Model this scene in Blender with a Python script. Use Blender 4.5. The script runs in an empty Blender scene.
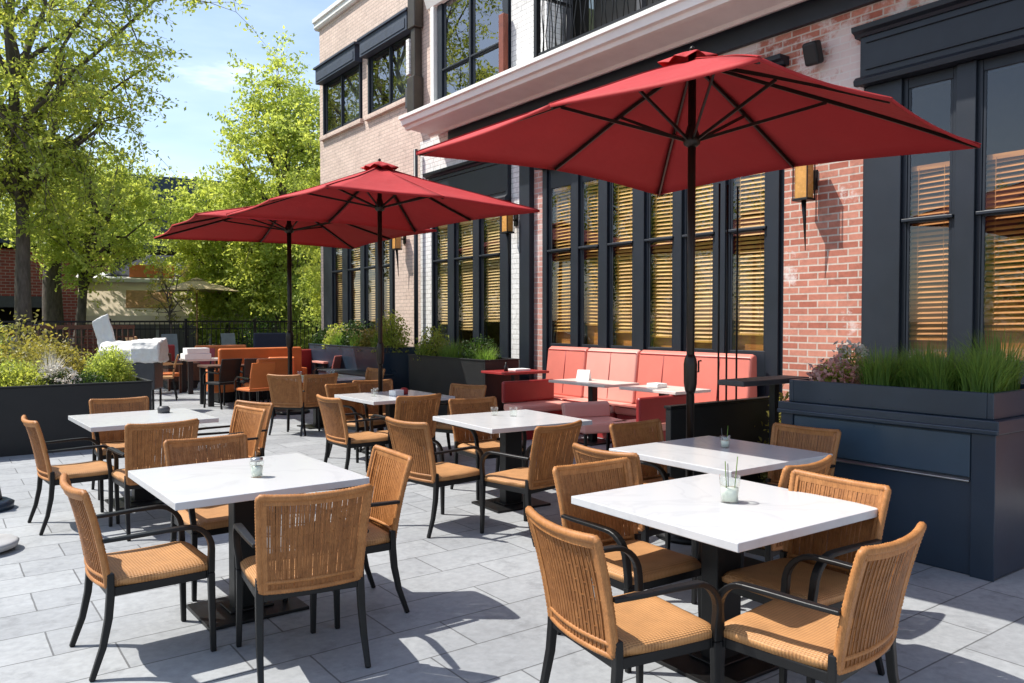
import bpy, math, random
import numpy as np
from mathutils import Vector, Matrix
R = math.radians
random.seed(7)
sc = bpy.context.scene
col = sc.collection

# ------------------------------------------------------------------ materials
def nmat(name):
    m = bpy.data.materials.new(name); m.use_nodes = True
    nt = m.node_tree; b = nt.nodes['Principled BSDF']
    return m, nt, b
def N(nt, t, **kw):
    n = nt.nodes.new(t)
    for k, v in kw.items():
        if k.startswith('i_'):
            n.inputs[k[2:].replace('_', ' ')].default_value = v
        else: setattr(n, k, v)
    return n
def ramp(nt, stops):
    r = nt.nodes.new('ShaderNodeValToRGB')
    while len(r.color_ramp.elements) < len(stops): r.color_ramp.elements.new(0.5)
    for e, (p, c) in zip(r.color_ramp.elements, stops):
        e.position = p; e.color = (*c, 1) if len(c) == 3 else c
    return r
def mixc(nt, f, a, b, mode='MIX'):
    m = nt.nodes.new('ShaderNodeMix'); m.data_type = 'RGBA'; m.blend_type = mode
    for i, v in ((0, f), (6, a), (7, b)):
        if hasattr(v, 'links'): nt.links.new(v, m.inputs[i])
        else: m.inputs[i].default_value = (*v, 1) if isinstance(v, tuple) and len(v) == 3 else v
    return m.outputs[2]
def coords(nt, kind='Object', scale=None, rot=None):
    t = nt.nodes.new('ShaderNodeTexCoord')
    if scale is None and rot is None: return t.outputs[kind]
    mp = nt.nodes.new('ShaderNodeMapping')
    if scale is not None: mp.inputs['Scale'].default_value = scale if isinstance(scale, tuple) else (scale,)*3
    if rot is not None: mp.inputs['Rotation'].default_value = rot
    nt.links.new(t.outputs[kind], mp.inputs[0]); return mp.outputs[0]
def noise(nt, vec, scale, detail=4, rough=.55):
    n = N(nt, 'ShaderNodeTexNoise'); n.inputs['Scale'].default_value = scale
    n.inputs['Detail'].default_value = detail; n.inputs['Roughness'].default_value = rough
    nt.links.new(vec, n.inputs['Vector']); return n.outputs['Fac']
def bump(nt, b, h, strength=.3, dist=.01):
    n = nt.nodes.new('ShaderNodeBump'); n.inputs['Strength'].default_value = strength
    n.inputs['Distance'].default_value = dist
    nt.links.new(h, n.inputs['Height']); nt.links.new(n.outputs[0], b.inputs['Normal'])
def simple(name, c, rough=.5, metal=0, var=.15, scale=6, bmp=.0, bscale=60, c2=None, spec=.5, coat=0):
    m, nt, b = nmat(name)
    v = coords(nt)
    c2 = c2 or tuple(x*(1-var) for x in c)
    f = noise(nt, v, scale)
    r = ramp(nt, [(.35, c2), (.65, c)])
    nt.links.new(f, r.inputs[0]); nt.links.new(r.outputs[0], b.inputs['Base Color'])
    rr = N(nt, 'ShaderNodeMapRange'); rr.inputs['To Min'].default_value = max(0, rough-.08); rr.inputs['To Max'].default_value = min(1, rough+.1)
    nt.links.new(noise(nt, v, scale*2.3), rr.inputs[0]); nt.links.new(rr.outputs[0], b.inputs['Roughness'])
    b.inputs['Metallic'].default_value = metal
    b.inputs['Specular IOR Level'].default_value = spec
    if coat: b.inputs['Coat Weight'].default_value = coat
    if bmp: bump(nt, b, noise(nt, v, bscale, 6), bmp, .004)
    return m
M = {}
M['black'] = simple('black_metal', (.006, .006, .0065), .42, spec=.35, var=.3, bmp=.15, bscale=250)
M['navy'] = simple('navy_paint', (.013, .018, .027), .45, spec=.4, var=.2, scale=2.5, bmp=.08, bscale=40)
M['navy2'] = simple('navy_planter_paint', (.024, .042, .068), .3, var=.3, scale=1.4, bmp=.1, bscale=20)
M['skysheen'] = simple('painted_sky_sheen_blue', (.045, .078, .115), .3, var=.25, scale=1.4, bmp=.1, bscale=20)  # planter navy made lighter and bluer, sky reflection put into the colour
M['planterblack'] = simple('black_planter_paint', (.006, .006, .007), .55, var=.3, scale=2, bmp=.1, bscale=40)
M['bronze'] = simple('bronze_pole', (.030, .022, .017), .35, metal=.5, var=.2)
M['white'] = simple('white_trim', (.80, .79, .76), .5, var=.08, scale=3, bmp=.08)
M['steel'] = simple('steel', (.45, .45, .45), .3, metal=.9)
M['soil'] = simple('soil', (.05, .035, .022), .95, var=.4, scale=20, bmp=.8)
M['coral'] = simple('coral_vinyl', (.66, .19, .145), .4, var=.12, scale=2, bmp=.1, bscale=15)
M['pink'] = simple('pink_vinyl', (.72, .34, .28), .4, var=.1, scale=2, bmp=.1, bscale=15)
M['redv'] = simple('red_vinyl', (.32, .022, .022), .4, var=.2, scale=2, bmp=.1, bscale=15)
M['orange'] = simple('orange_vinyl', (.74, .20, .05), .45, var=.2, scale=2, bmp=.1, bscale=15)
M['cream'] = simple('cream_top', (.72, .62, .56), .3, var=.08)
M['beige'] = simple('beige_canvas', (.72, .60, .44), .8, var=.15, scale=2, bmp=.2)
M['navycloth'] = simple('navy_canvas', (.015, .022, .045), .7, var=.2, bmp=.2)
M['canvaswhite'] = simple('white_canvas', (.74, .73, .70), .75, var=.1, scale=4, bmp=.35, bscale=12)
M['darkwood'] = simple('dark_wood', (.10, .035, .015), .5, var=.4, scale=12, bmp=.2)
M['tanwood'] = simple('tan_wood', (.45, .24, .09), .5, var=.3, scale=8, bmp=.2)
M['greyblue'] = simple('grey_blue_paint', (.20, .26, .28), .5, var=.2)
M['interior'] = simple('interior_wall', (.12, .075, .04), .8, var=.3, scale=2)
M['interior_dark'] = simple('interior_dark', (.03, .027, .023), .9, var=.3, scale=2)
M['curtain'] = simple('curtain', (.40, .42, .36), .85, var=.3, scale=5)
M['darkgrey'] = simple('dark_grey', (.06, .06, .065), .5, var=.2)
M['lightgrey'] = simple('light_grey', (.42, .42, .42), .6, var=.2)
M['bluegrey'] = simple('blue_grey_roof', (.035, .05, .08), .6, var=.2)
M['stucco'] = simple('grey_stucco', (.10, .09, .08), .85, var=.35, scale=1.2, bmp=.3)
M['paper'] = simple('white_paper', (.82, .81, .78), .7, var=.05)
M['brownbox'] = simple('brown_metal', (.035, .026, .020), .45, var=.3)
M['copper'] = simple('rust_panel', (.20, .045, .02), .5, var=.3)

def brickmat(name, c1, c2, mortar, bw, bh, ms=.012, wash=0, rough=.85, offset=.5, washc=(.72, .66, .62), plane='YZ', bmps=.5, soft=.1, stain=.25, zwash=None):
    m, nt, b = nmat(name)
    t = nt.nodes.new('ShaderNodeTexCoord'); s = nt.nodes.new('ShaderNodeSeparateXYZ'); c = nt.nodes.new('ShaderNodeCombineXYZ')
    nt.links.new(t.outputs['Object'], s.inputs[0])
    a, d = {'YZ': (1, 2), 'XZ': (0, 2), 'XY': (0, 1)}[plane]
    nt.links.new(s.outputs[a], c.inputs[0]); nt.links.new(s.outputs[d], c.inputs[1])
    # slightly wobbly joints
    nz = N(nt, 'ShaderNodeTexNoise'); nz.inputs['Scale'].default_value = 6; nt.links.new(c.outputs[0], nz.inputs['Vector'])
    sub = N(nt, 'ShaderNodeVectorMath', operation='SUBTRACT'); sub.inputs[1].default_value = (.5, .5, .5); nt.links.new(nz.outputs['Color'], sub.inputs[0])
    scl = N(nt, 'ShaderNodeVectorMath', operation='SCALE'); scl.inputs['Scale'].default_value = min(.006, bh*.07); nt.links.new(sub.outputs[0], scl.inputs[0])
    add = N(nt, 'ShaderNodeVectorMath', operation='ADD'); nt.links.new(c.outputs[0], add.inputs[0]); nt.links.new(scl.outputs[0], add.inputs[1])
    br = nt.nodes.new('ShaderNodeTexBrick'); br.offset = offset
    br.inputs['Scale'].default_value = 1; br.inputs['Brick Width'].default_value = bw; br.inputs['Row Height'].default_value = bh
    br.inputs['Mortar Size'].default_value = ms; br.inputs['Mortar Smooth'].default_value = soft; br.inputs['Bias'].default_value = 0
    br.inputs['Color1'].default_value = (*c1, 1); br.inputs['Color2'].default_value = (*c2, 1); br.inputs['Mortar'].default_value = (*mortar, 1)
    nt.links.new(add.outputs[0], br.inputs['Vector'])
    v = c.outputs[0]
    n1 = noise(nt, v, 1.1, 6, .6)
    st = ramp(nt, [(.3, (1-stain,)*3), (.7, (1, 1, 1))]); nt.links.new(n1, st.inputs[0])
    cc = mixc(nt, 1.0, br.outputs['Color'], st.outputs[0], 'MULTIPLY')
    n3 = noise(nt, v, 22, 5, .6)
    st2 = ramp(nt, [(.3, (.84,)*3), (.7, (1.06,)*3)]); nt.links.new(n3, st2.inputs[0])
    cc = mixc(nt, 1.0, cc, st2.outputs[0], 'MULTIPLY')
    n4 = noise(nt, v, 4.2, 8, .7)
    st3 = ramp(nt, [(.36, (.80,)*3), (.46, (1, 1, 1)), (.62, (1, 1, 1)), (.72, (1.08,)*3)]); nt.links.new(n4, st3.inputs[0])
    cc = mixc(nt, 1.0, cc, st3.outputs[0], 'MULTIPLY')
    if wash:
        wv = noise(nt, v, 1.5, 10, .72)
        if zwash:
            mr = N(nt, 'ShaderNodeMapRange'); mr.inputs['From Min'].default_value = zwash[0]; mr.inputs['From Max'].default_value = zwash[1]
            mr.inputs['To Min'].default_value = -.08; mr.inputs['To Max'].default_value = .06
            nt.links.new(s.outputs[2], mr.inputs[0])
            ad = N(nt, 'ShaderNodeMath', operation='ADD'); nt.links.new(wv, ad.inputs[0]); nt.links.new(mr.outputs[0], ad.inputs[1]); wv = ad.outputs[0]
        wr = ramp(nt, [(.52, (0, 0, 0)), (.60, (wash,)*3)]); nt.links.new(wv, wr.inputs[0])
        cc = mixc(nt, wr.outputs[0], cc, washc)
    nt.links.new(cc, b.inputs['Base Color'])
    b.inputs['Roughness'].default_value = rough
    inv = N(nt, 'ShaderNodeMath', operation='MULTIPLY_ADD'); inv.inputs[1].default_value = -1; inv.inputs[2].default_value = 1
    nt.links.new(br.outputs['Fac'], inv.inputs[0])
    ad = N(nt, 'ShaderNodeMath', operation='MULTIPLY_ADD'); ad.inputs[1].default_value = .35
    nt.links.new(n3, ad.inputs[0]); nt.links.new(inv.outputs[0], ad.inputs[2])
    bump(nt, b, ad.outputs[0], bmps, .008)
    return m
M['brick'] = brickmat('red_brick', (.62, .26, .18), (.42, .125, .078), (.62, .52, .44), .24, .079, .009, wash=.75, zwash=(2.6, 4.2), soft=.15, stain=.2)
M['brickpink'] = brickmat('pale_red_brick', (.58, .30, .25), (.48, .22, .18), (.55, .48, .44), .24, .085, .009, wash=.4, stain=.15)
M['bricktan'] = brickmat('tan_brick', (.74, .58, .49), (.66, .51, .43), (.48, .38, .32), .24, .075, .007, bmps=.4, stain=.18)
M['brickwhite'] = brickmat('white_painted_brick', (.80, .79, .77), (.76, .75, .73), (.52, .51, .49), .26, .085, .007, bmps=.7, stain=.1)
M['brickfar'] = brickmat('far_red_brick', (.36, .07, .05), (.28, .055, .04), (.4, .3, .25), .3, .12, .012, plane='XZ')
M['paving'] = brickmat('grey_stone_paving', (.375, .392, .405), (.31, .325, .34), (.13, .135, .14), .72, .36, .0045, plane='XY', rough=.66, bmps=.3, soft=.05, stain=.26, offset=.37)

def wicker(name, c1, c2, bscale=240):
    m, nt, b = nmat(name)
    v = coords(nt)
    n1 = noise(nt, v, 18, 4); n2 = noise(nt, coords(nt, scale=(1, 1, .12)), 260, 3)
    r = ramp(nt, [(.3, c2), (.7, c1)]); nt.links.new(n1, r.inputs[0])
    r2 = ramp(nt, [(.3, (.70,)*3), (.62, (1.06,)*3)]); nt.links.new(n2, r2.inputs[0])
    cc = mixc(nt, 1.0, r.outputs[0], r2.outputs[0], 'MULTIPLY')
    # every chair weathered a little differently
    oi = nt.nodes.new('ShaderNodeObjectInfo')
    rr = ramp(nt, [(0, (.78, .76, .74)), (1, (1.08, 1.07, 1.05))]); nt.links.new(oi.outputs['Random'], rr.inputs[0])
    cc = mixc(nt, 1.0, cc, rr.outputs[0], 'MULTIPLY')
    nt.links.new(cc, b.inputs['Base Color']); b.inputs['Roughness'].default_value = .5
    b.inputs['Specular IOR Level'].default_value = .35
    bump(nt, b, n2, .35, .002)
    return m
M['wicker'] = wicker('tan_wicker', (.46, .205, .070), (.35, .145, .045))
M['wicker_dark'] = wicker('shaded_tan_wicker', (.39, .165, .052), (.27, .105, .030))  # tan wicker darkened, shade on the inner back strands painted into the colour
def seatmat():
    m, nt, b = nmat('woven_seat')
    v = coords(nt)
    w = N(nt, 'ShaderNodeTexWave'); w.bands_direction = 'Y'; w.inputs['Scale'].default_value = 22; w.inputs['Distortion'].default_value = .6; w.inputs['Detail Scale'].default_value = 6
    w2 = N(nt, 'ShaderNodeTexWave'); w2.bands_direction = 'X'; w2.inputs['Scale'].default_value = 34; w2.inputs['Distortion'].default_value = .8; w2.inputs['Detail Scale'].default_value = 8
    nt.links.new(v, w.inputs[0]); nt.links.new(v, w2.inputs[0])
    mu = N(nt, 'ShaderNodeMath', operation='MULTIPLY_ADD'); nt.links.new(w.outputs['Fac'], mu.inputs[0]); mu.inputs[1].default_value = .6; nt.links.new(w2.outputs['Fac'], mu.inputs[2])
    r = ramp(nt, [(.1, (.30, .135, .045)), (1.0, (.52, .26, .098))]); nt.links.new(mu.outputs[0], r.inputs[0])
    st = ramp(nt, [(.3, (.82,)*3), (.7, (1.05,)*3)]); nt.links.new(noise(nt, v, 9), st.inputs[0])
    nt.links.new(mixc(nt, 1.0, r.outputs[0], st.outputs[0], 'MULTIPLY'), b.inputs['Base Color'])
    b.inputs['Roughness'].default_value = .55
    bump(nt, b, mu.outputs[0], .6, .003)
    return m
M['seat'] = seatmat()
def marble():
    m, nt, b = nmat('white_marble_top')
    v = coords(nt); n = N(nt, 'ShaderNodeTexNoise'); n.inputs['Scale'].default_value = 1.6; n.inputs['Detail'].default_value = 8; n.inputs['Distortion'].default_value = 1.8
    oi = nt.nodes.new('ShaderNodeObjectInfo'); ad = N(nt, 'ShaderNodeVectorMath', operation='ADD')
    mm = N(nt, 'ShaderNodeMath', operation='MULTIPLY'); mm.inputs[1].default_value = 40; nt.links.new(oi.outputs['Random'], mm.inputs[0])
    nt.links.new(v, ad.inputs[0]); nt.links.new(mm.outputs[0], ad.inputs[1]); nt.links.new(ad.outputs[0], n.inputs['Vector'])
    r = ramp(nt, [(.0, (.56, .565, .575)), (.46, (.55, .555, .565)), (.50, (.51, .516, .528)), (.54, (.55, .555, .565)), (1, (.51, .515, .53))])
    nt.links.new(n.outputs['Fac'], r.inputs[0]); nt.links.new(r.outputs[0], b.inputs['Base Color'])
    b.inputs['Roughness'].default_value = .22
    bump(nt, b, noise(nt, v, 3, 2), .03, .01)
    return m
M['marble'] = marble()
def fabric(name, c, tr, sheen=.3):
    m, nt, b = nmat(name)
    v = coords(nt)
    st = ramp(nt, [(.3, tuple(x*.86 for x in c)), (.7, c)]); nt.links.new(noise(nt, v, 1.6, 5), st.inputs[0])
    nt.links.new(st.outputs[0], b.inputs['Base Color']); b.inputs['Roughness'].default_value = .75
    b.inputs['Sheen Weight'].default_value = sheen
    w1 = noise(nt, v, 2.2, 4); w2 = noise(nt, coords(nt, scale=(1, 1, .3)), 9, 3)
    ad = N(nt, 'ShaderNodeMath', operation='MULTIPLY_ADD'); ad.inputs[1].default_value = .25; nt.links.new(w2, ad.inputs[0]); nt.links.new(w1, ad.inputs[2])
    bump(nt, b, ad.outputs[0], .5, .035)
    t = nt.nodes.new('ShaderNodeBsdfTranslucent'); t.inputs[0].default_value = (*tr, 1)
    mx = nt.nodes.new('ShaderNodeMixShader'); mx.inputs[0].default_value = .07
    out = nt.nodes['Material Output']
    nt.links.new(b.outputs[0], mx.inputs[1]); nt.links.new(t.outputs[0], mx.inputs[2]); nt.links.new(mx.outputs[0], out.inputs[0])
    return m
M['canopy'] = fabric('red_canopy_cloth', (.43, .016, .018), (.65, .010, .012), 0.0)
M['canopybeige'] = fabric('beige_canopy_cloth', (.55, .42, .22), (.5, .35, .15))
def leafmat(name, c1, c2, tr, w=.45):
    m, nt, b = nmat(name)
    g = nt.nodes.new('ShaderNodeNewGeometry')
    r = ramp(nt, [(0, c2), (1, c1)]); nt.links.new(g.outputs['Random Per Island'], r.inputs[0])
    cl = ramp(nt, [(.35, (.72, .78, .8)), (.65, (1.12, 1.06, 1.0))]); nt.links.new(noise(nt, coords(nt), .9, 3), cl.inputs[0])
    cc = mixc(nt, 1.0, r.outputs[0], cl.outputs[0], 'MULTIPLY')
    nt.links.new(cc, b.inputs['Base Color']); b.inputs['Roughness'].default_value = .5; b.inputs['Specular IOR Level'].default_value = .3
    t = nt.nodes.new('ShaderNodeBsdfTranslucent')
    nt.links.new(mixc(nt, 1.0, cc, tr, 'MULTIPLY'), t.inputs[0])
    mx = nt.nodes.new('ShaderNodeMixShader'); mx.inputs[0].default_value = w
    nt.links.new(b.outputs[0], mx.inputs[1]); nt.links.new(t.outputs[0], mx.inputs[2]); nt.links.new(mx.outputs[0], nt.nodes['Material Output'].inputs[0])
    return m
M['leaf'] = leafmat('spring_leaf', (.42, .47, .10), (.28, .35, .065), (1.9, 1.75, 1.4), .52)
M['leaf2'] = leafmat('bright_leaf', (.46, .52, .12), (.32, .40, .08), (1.8, 1.7, 1.4), .52)
M['leafdark'] = leafmat('dark_leaf', (.055, .10, .022), (.025, .05, .012), (1.6, 1.8, 1.2), .35)
M['leafyellow'] = leafmat('olive_leaf', (.36, .32, .08), (.24, .22, .055), (1.8, 1.7, 1.1), .4)
M['grassblade'] = leafmat('grass_blade', (.23, .34, .07), (.10, .18, .04), (1.9, 2.0, 1.2), .4)
M['petalpink'] = leafmat('pink_petals', (.70, .30, .28), (.55, .15, .15), (1.2, 1.1, 1.1), .3)
M['petalwhite'] = leafmat('white_petals', (.80, .76, .70), (.65, .58, .50), (1.1, 1.1, 1.1), .3)
M['petalpale'] = leafmat('pale_pink_petals', (.80, .52, .46), (.70, .30, .28), (1.1, 1.1, 1.1), .3)
M['petalstraw'] = leafmat('straw_heads', (.62, .48, .28), (.45, .30, .15), (1.2, 1.1, 1.0), .3)
def bark():
    m, nt, b = nmat('bark')
    v = coords(nt, scale=(1, 1, .25))
    n = noise(nt, v, 14, 8, .65)
    r = ramp(nt, [(.3, (.045, .035, .028)), (.7, (.15, .12, .10))]); nt.links.new(n, r.inputs[0]); nt.links.new(r.outputs[0], b.inputs['Base Color'])
    b.inputs['Roughness'].default_value = .95; bump(nt, b, n, .9, .03)
    return m
M['bark'] = bark()
def glass(name, tint, rfl=1.0, transp=(.9, .92, .92)):
    m, nt, b = nmat(name)
    out = nt.nodes['Material Output']
    tr = nt.nodes.new('ShaderNodeBsdfTransparent'); tr.inputs[0].default_value = (*transp, 1)
    gl = nt.nodes.new('ShaderNodeBsdfGlossy'); gl.inputs['Roughness'].default_value = .0; gl.inputs[0].default_value = (*tint, 1)
    lw = nt.nodes.new('ShaderNodeLayerWeight'); lw.inputs[0].default_value = .5
    fr = N(nt, 'ShaderNodeMath', operation='POWER'); fr.inputs[1].default_value = 4.5; nt.links.new(lw.outputs['Facing'], fr.inputs[0])
    mu = N(nt, 'ShaderNodeMath', operation='MULTIPLY_ADD'); mu.inputs[1].default_value = .85; mu.inputs[2].default_value = .045*rfl; mu.use_clamp = True
    bp = nt.nodes.new('ShaderNodeBump'); bp.inputs['Strength'].default_value = .02; bp.inputs['Distance'].default_value = .1
    nt.links.new(noise(nt, coords(nt), 1.5, 1), bp.inputs['Height']); nt.links.new(bp.outputs[0], gl.inputs['Normal'])
    nt.links.new(fr.outputs[0], mu.inputs[0])
    mx = nt.nodes.new('ShaderNodeMixShader')
    nt.links.new(mu.outputs[0], mx.inputs[0]); nt.links.new(tr.outputs[0], mx.inputs[1]); nt.links.new(gl.outputs[0], mx.inputs[2]); nt.links.new(mx.outputs[0], out.inputs[0])
    return m
M['pane'] = glass('window_glass', (1, 1, 1), 1.5, (.97, .97, .96))
M['panedark'] = glass('dark_window_glass', (1, 1, 1), 5.0, (.6, .65, .65))
M['tableglass'] = glass('table_glass', (1, 1, 1), 1.3, (.97, .985, .97))
def blindm(name, c1, c2):
    m, nt, b = nmat(name)
    f = noise(nt, coords(nt, scale=(1, 1, 8)), 3, 4)
    r = ramp(nt, [(.35, c2), (.65, c1)]); nt.links.new(f, r.inputs[0]); nt.links.new(r.outputs[0], b.inputs['Base Color'])
    b.inputs['Roughness'].default_value = .45
    return m
M['blind'] = blindm('golden_wood_slats', (.62, .36, .075), (.40, .20, .035))
M['blindo'] = blindm('orange_wood_slats', (.48, .20, .04), (.30, .11, .02))
M['blindpale'] = blindm('pale_wood_slats', (.60, .42, .17), (.46, .30, .10))
M['liquid'] = simple('pale_green_water', (.74, .77, .68), .2, var=.1)
M['amber'] = simple('amber_glass', (.62, .30, .07), .25, var=.3, scale=10)
M['asphalt'] = simple('asphalt', (.06, .06, .062), .9, var=.2, scale=3, bmp=.4, bscale=80)
M['lawn'] = simple('lawn', (.06, .09, .025), .95, var=.45, scale=4, bmp=.8, bscale=60)
M['water'] = simple('blue_candle', (.55, .60, .62), .3)

# ------------------------------------------------------------------ mesh helpers
class MB:
    def __init__(s): s.v = []; s.f = []; s.sm = []
    def add(s, vs, fs, smooth=False):
        o = len(s.v); s.v += [tuple(x) for x in vs]; s.f += [tuple(i+o for i in f) for f in fs]; s.sm += [smooth]*len(fs); return s
    def box(s, x0, x1, y0, y1, z0, z1, mat=None):
        v = [Vector(p) for p in ((x0,y0,z0),(x1,y0,z0),(x1,y1,z0),(x0,y1,z0),(x0,y0,z1),(x1,y0,z1),(x1,y1,z1),(x0,y1,z1))]
        if mat is not None: v = [mat @ p for p in v]
        return s.add(v, [(0,3,2,1),(4,5,6,7),(0,1,5,4),(1,2,6,5),(2,3,7,6),(3,0,4,7)])
    def tube(s, pts, rad, n=8, smooth=True, cap=True, squash=None):
        pts = [Vector(p) for p in pts]; k = len(pts)
        if not hasattr(rad, '__len__'): rad = [rad]*k
        vs = []; fs = []
        prev = None
        for i, p in enumerate(pts):
            d = (pts[min(i+1, k-1)] - pts[max(i-1, 0)])
            d = d.normalized() if d.length > 1e-9 else Vector((0, 0, 1))
            if prev is None:
                a = d.cross(Vector((0, 0, 1)) if abs(d.z) < .9 else Vector((0, 1, 0))).normalized()
            else:
                a = (prev - d*prev.dot(d)).normalized()
            prev = a; b = d.cross(a)
            for j in range(n):
                t = 2*math.pi*(j+.5)/n
                vs.append(p + a*math.cos(t)*rad[i] + b*math.sin(t)*rad[i]*(squash or 1))
        for i in range(k-1):
            for j in range(n):
                fs.append((i*n+j, i*n+(j+1) % n, (i+1)*n+(j+1) % n, (i+1)*n+j))
        if cap:
            fs.append(tuple(range(n-1, -1, -1))); fs.append(tuple((k-1)*n+j for j in range(n)))
        return s.add(vs, fs, smooth)
    def bar(s, pts, w, h, side=(1, 0, 0)):
        """rectangular bar swept along pts; side = direction of its width"""
        pts = [Vector(p) for p in pts]; k = len(pts); side = Vector(side).normalized(); vs = []; fs = []
        for i, p in enumerate(pts):
            d = (pts[min(i+1, k-1)] - pts[max(i-1, 0)]).normalized()
            a = (side - d*side.dot(d)).normalized(); b = d.cross(a)
            ww = w[i] if hasattr(w, '__len__') else w; hh = h[i] if hasattr(h, '__len__') else h
            for u, q in ((-1,-1),(1,-1),(1,1),(-1,1)): vs.append(p + a*u*ww/2 + b*q*hh/2)
        for i in range(k-1):
            for j in range(4): fs.append((i*4+j, i*4+(j+1) % 4, (i+1)*4+(j+1) % 4, (i+1)*4+j))
        fs.append((3,2,1,0)); fs.append(tuple((k-1)*4+j for j in range(4)))
        return s.add(vs, fs)
    def lathe(s, prof, n=24, c=(0, 0, 0), cap=True):
        vs = []; fs = []
        for r, z in prof:
            for j in range(n):
                t = 2*math.pi*j/n; vs.append((c[0]+r*math.cos(t), c[1]+r*math.sin(t), c[2]+z))
        for i in range(len(prof)-1):
            for j in range(n): fs.append((i*n+j, i*n+(j+1) % n, (i+1)*n+(j+1) % n, (i+1)*n+j))
        if cap:
            fs.append(tuple(range(n-1, -1, -1))); fs.append(tuple((len(prof)-1)*n+j for j in range(n)))
        return s.add(vs, fs, True)
    def prism(s, prof, a0, a1, axis='Y'):
        """profile of (x,z) extruded along Y (or (y,z) along X)"""
        n = len(prof)
        if axis == 'Y': vs = [(p[0], a0, p[1]) for p in prof] + [(p[0], a1, p[1]) for p in prof]
        else: vs = [(a0, p[0], p[1]) for p in prof] + [(a1, p[0], p[1]) for p in prof]
        fs = [(i, (i+1) % n, n+(i+1) % n, n+i) for i in range(n)] + [tuple(range(n-1, -1, -1)), tuple(range(n, 2*n))]
        return s.add(vs, fs)
    def build(s, name, mat, parent=None, bevel=0, seg=2, loc=None):
        me = bpy.data.meshes.new(name); me.from_pydata(s.v, [], s.f); me.update()
        for p, q in zip(me.polygons, s.sm): p.use_smooth = q
        import bmesh
        bm = bmesh.new(); bm.from_mesh(me); bmesh.ops.recalc_face_normals(bm, faces=bm.faces); bm.to_mesh(me); bm.free()
        o = bpy.data.objects.new(name, me); me.materials.append(M[mat] if isinstance(mat, str) else mat)
        col.objects.link(o); o.parent = parent
        if loc: o.location = loc
        if bevel:
            md = o.modifiers.new('bevel', 'BEVEL'); md.width = bevel; md.segments = seg; md.limit_method = 'ANGLE'; md.angle_limit = R(50)
            md.harden_normals = False
        return o
def tag(o, label=None, cat=None, group=None, kind=None):
    if label: o['label'] = label
    if cat: o['category'] = cat
    if group: o['group'] = group
    if kind: o['kind'] = kind
    return o
def empty(name, loc, rz=0, label=None, cat=None, group=None):
    o = bpy.data.objects.new(name, None); col.objects.link(o); o.location = loc; o.rotation_euler = (0, 0, rz); o.empty_display_size = .2
    return tag(o, label, cat, group)
def copy_tree(o, parent=None):
    c = o.copy(); col.objects.link(c); c.parent = parent
    for ch in list(o.children): copy_tree(ch, c)
    return c
used = set()
def place(proto, loc, rz, label, group=None, scale=None):
    if proto.name in used: o = copy_tree(proto)
    else: used.add(proto.name); o = proto
    o.location = loc; o.rotation_euler = (0, 0, rz); o['label'] = label
    if group: o['group'] = group
    if scale: o.scale = scale
    return o

# ------------------------------------------------------------------ ground
def sheet(name, x0, x1, y0, y1, z, mat):
    o = MB().add([(x0,y0,z),(x1,y0,z),(x1,y1,z),(x0,y1,z)], [(0,1,2,3)]).build(name, mat)
    return tag(o, kind='structure')
sheet('ground', -900, 900, -900, 900, -.012, 'lawn')
sheet('street', -200, 200, 33, 36.9, -.006, 'asphalt')
sheet('terrace', -30, 7.999, -12, 24.5, 0, 'paving')
sheet('side_path', 7.999, 30, 19.1, 24.5, -.002, 'paving')

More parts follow.
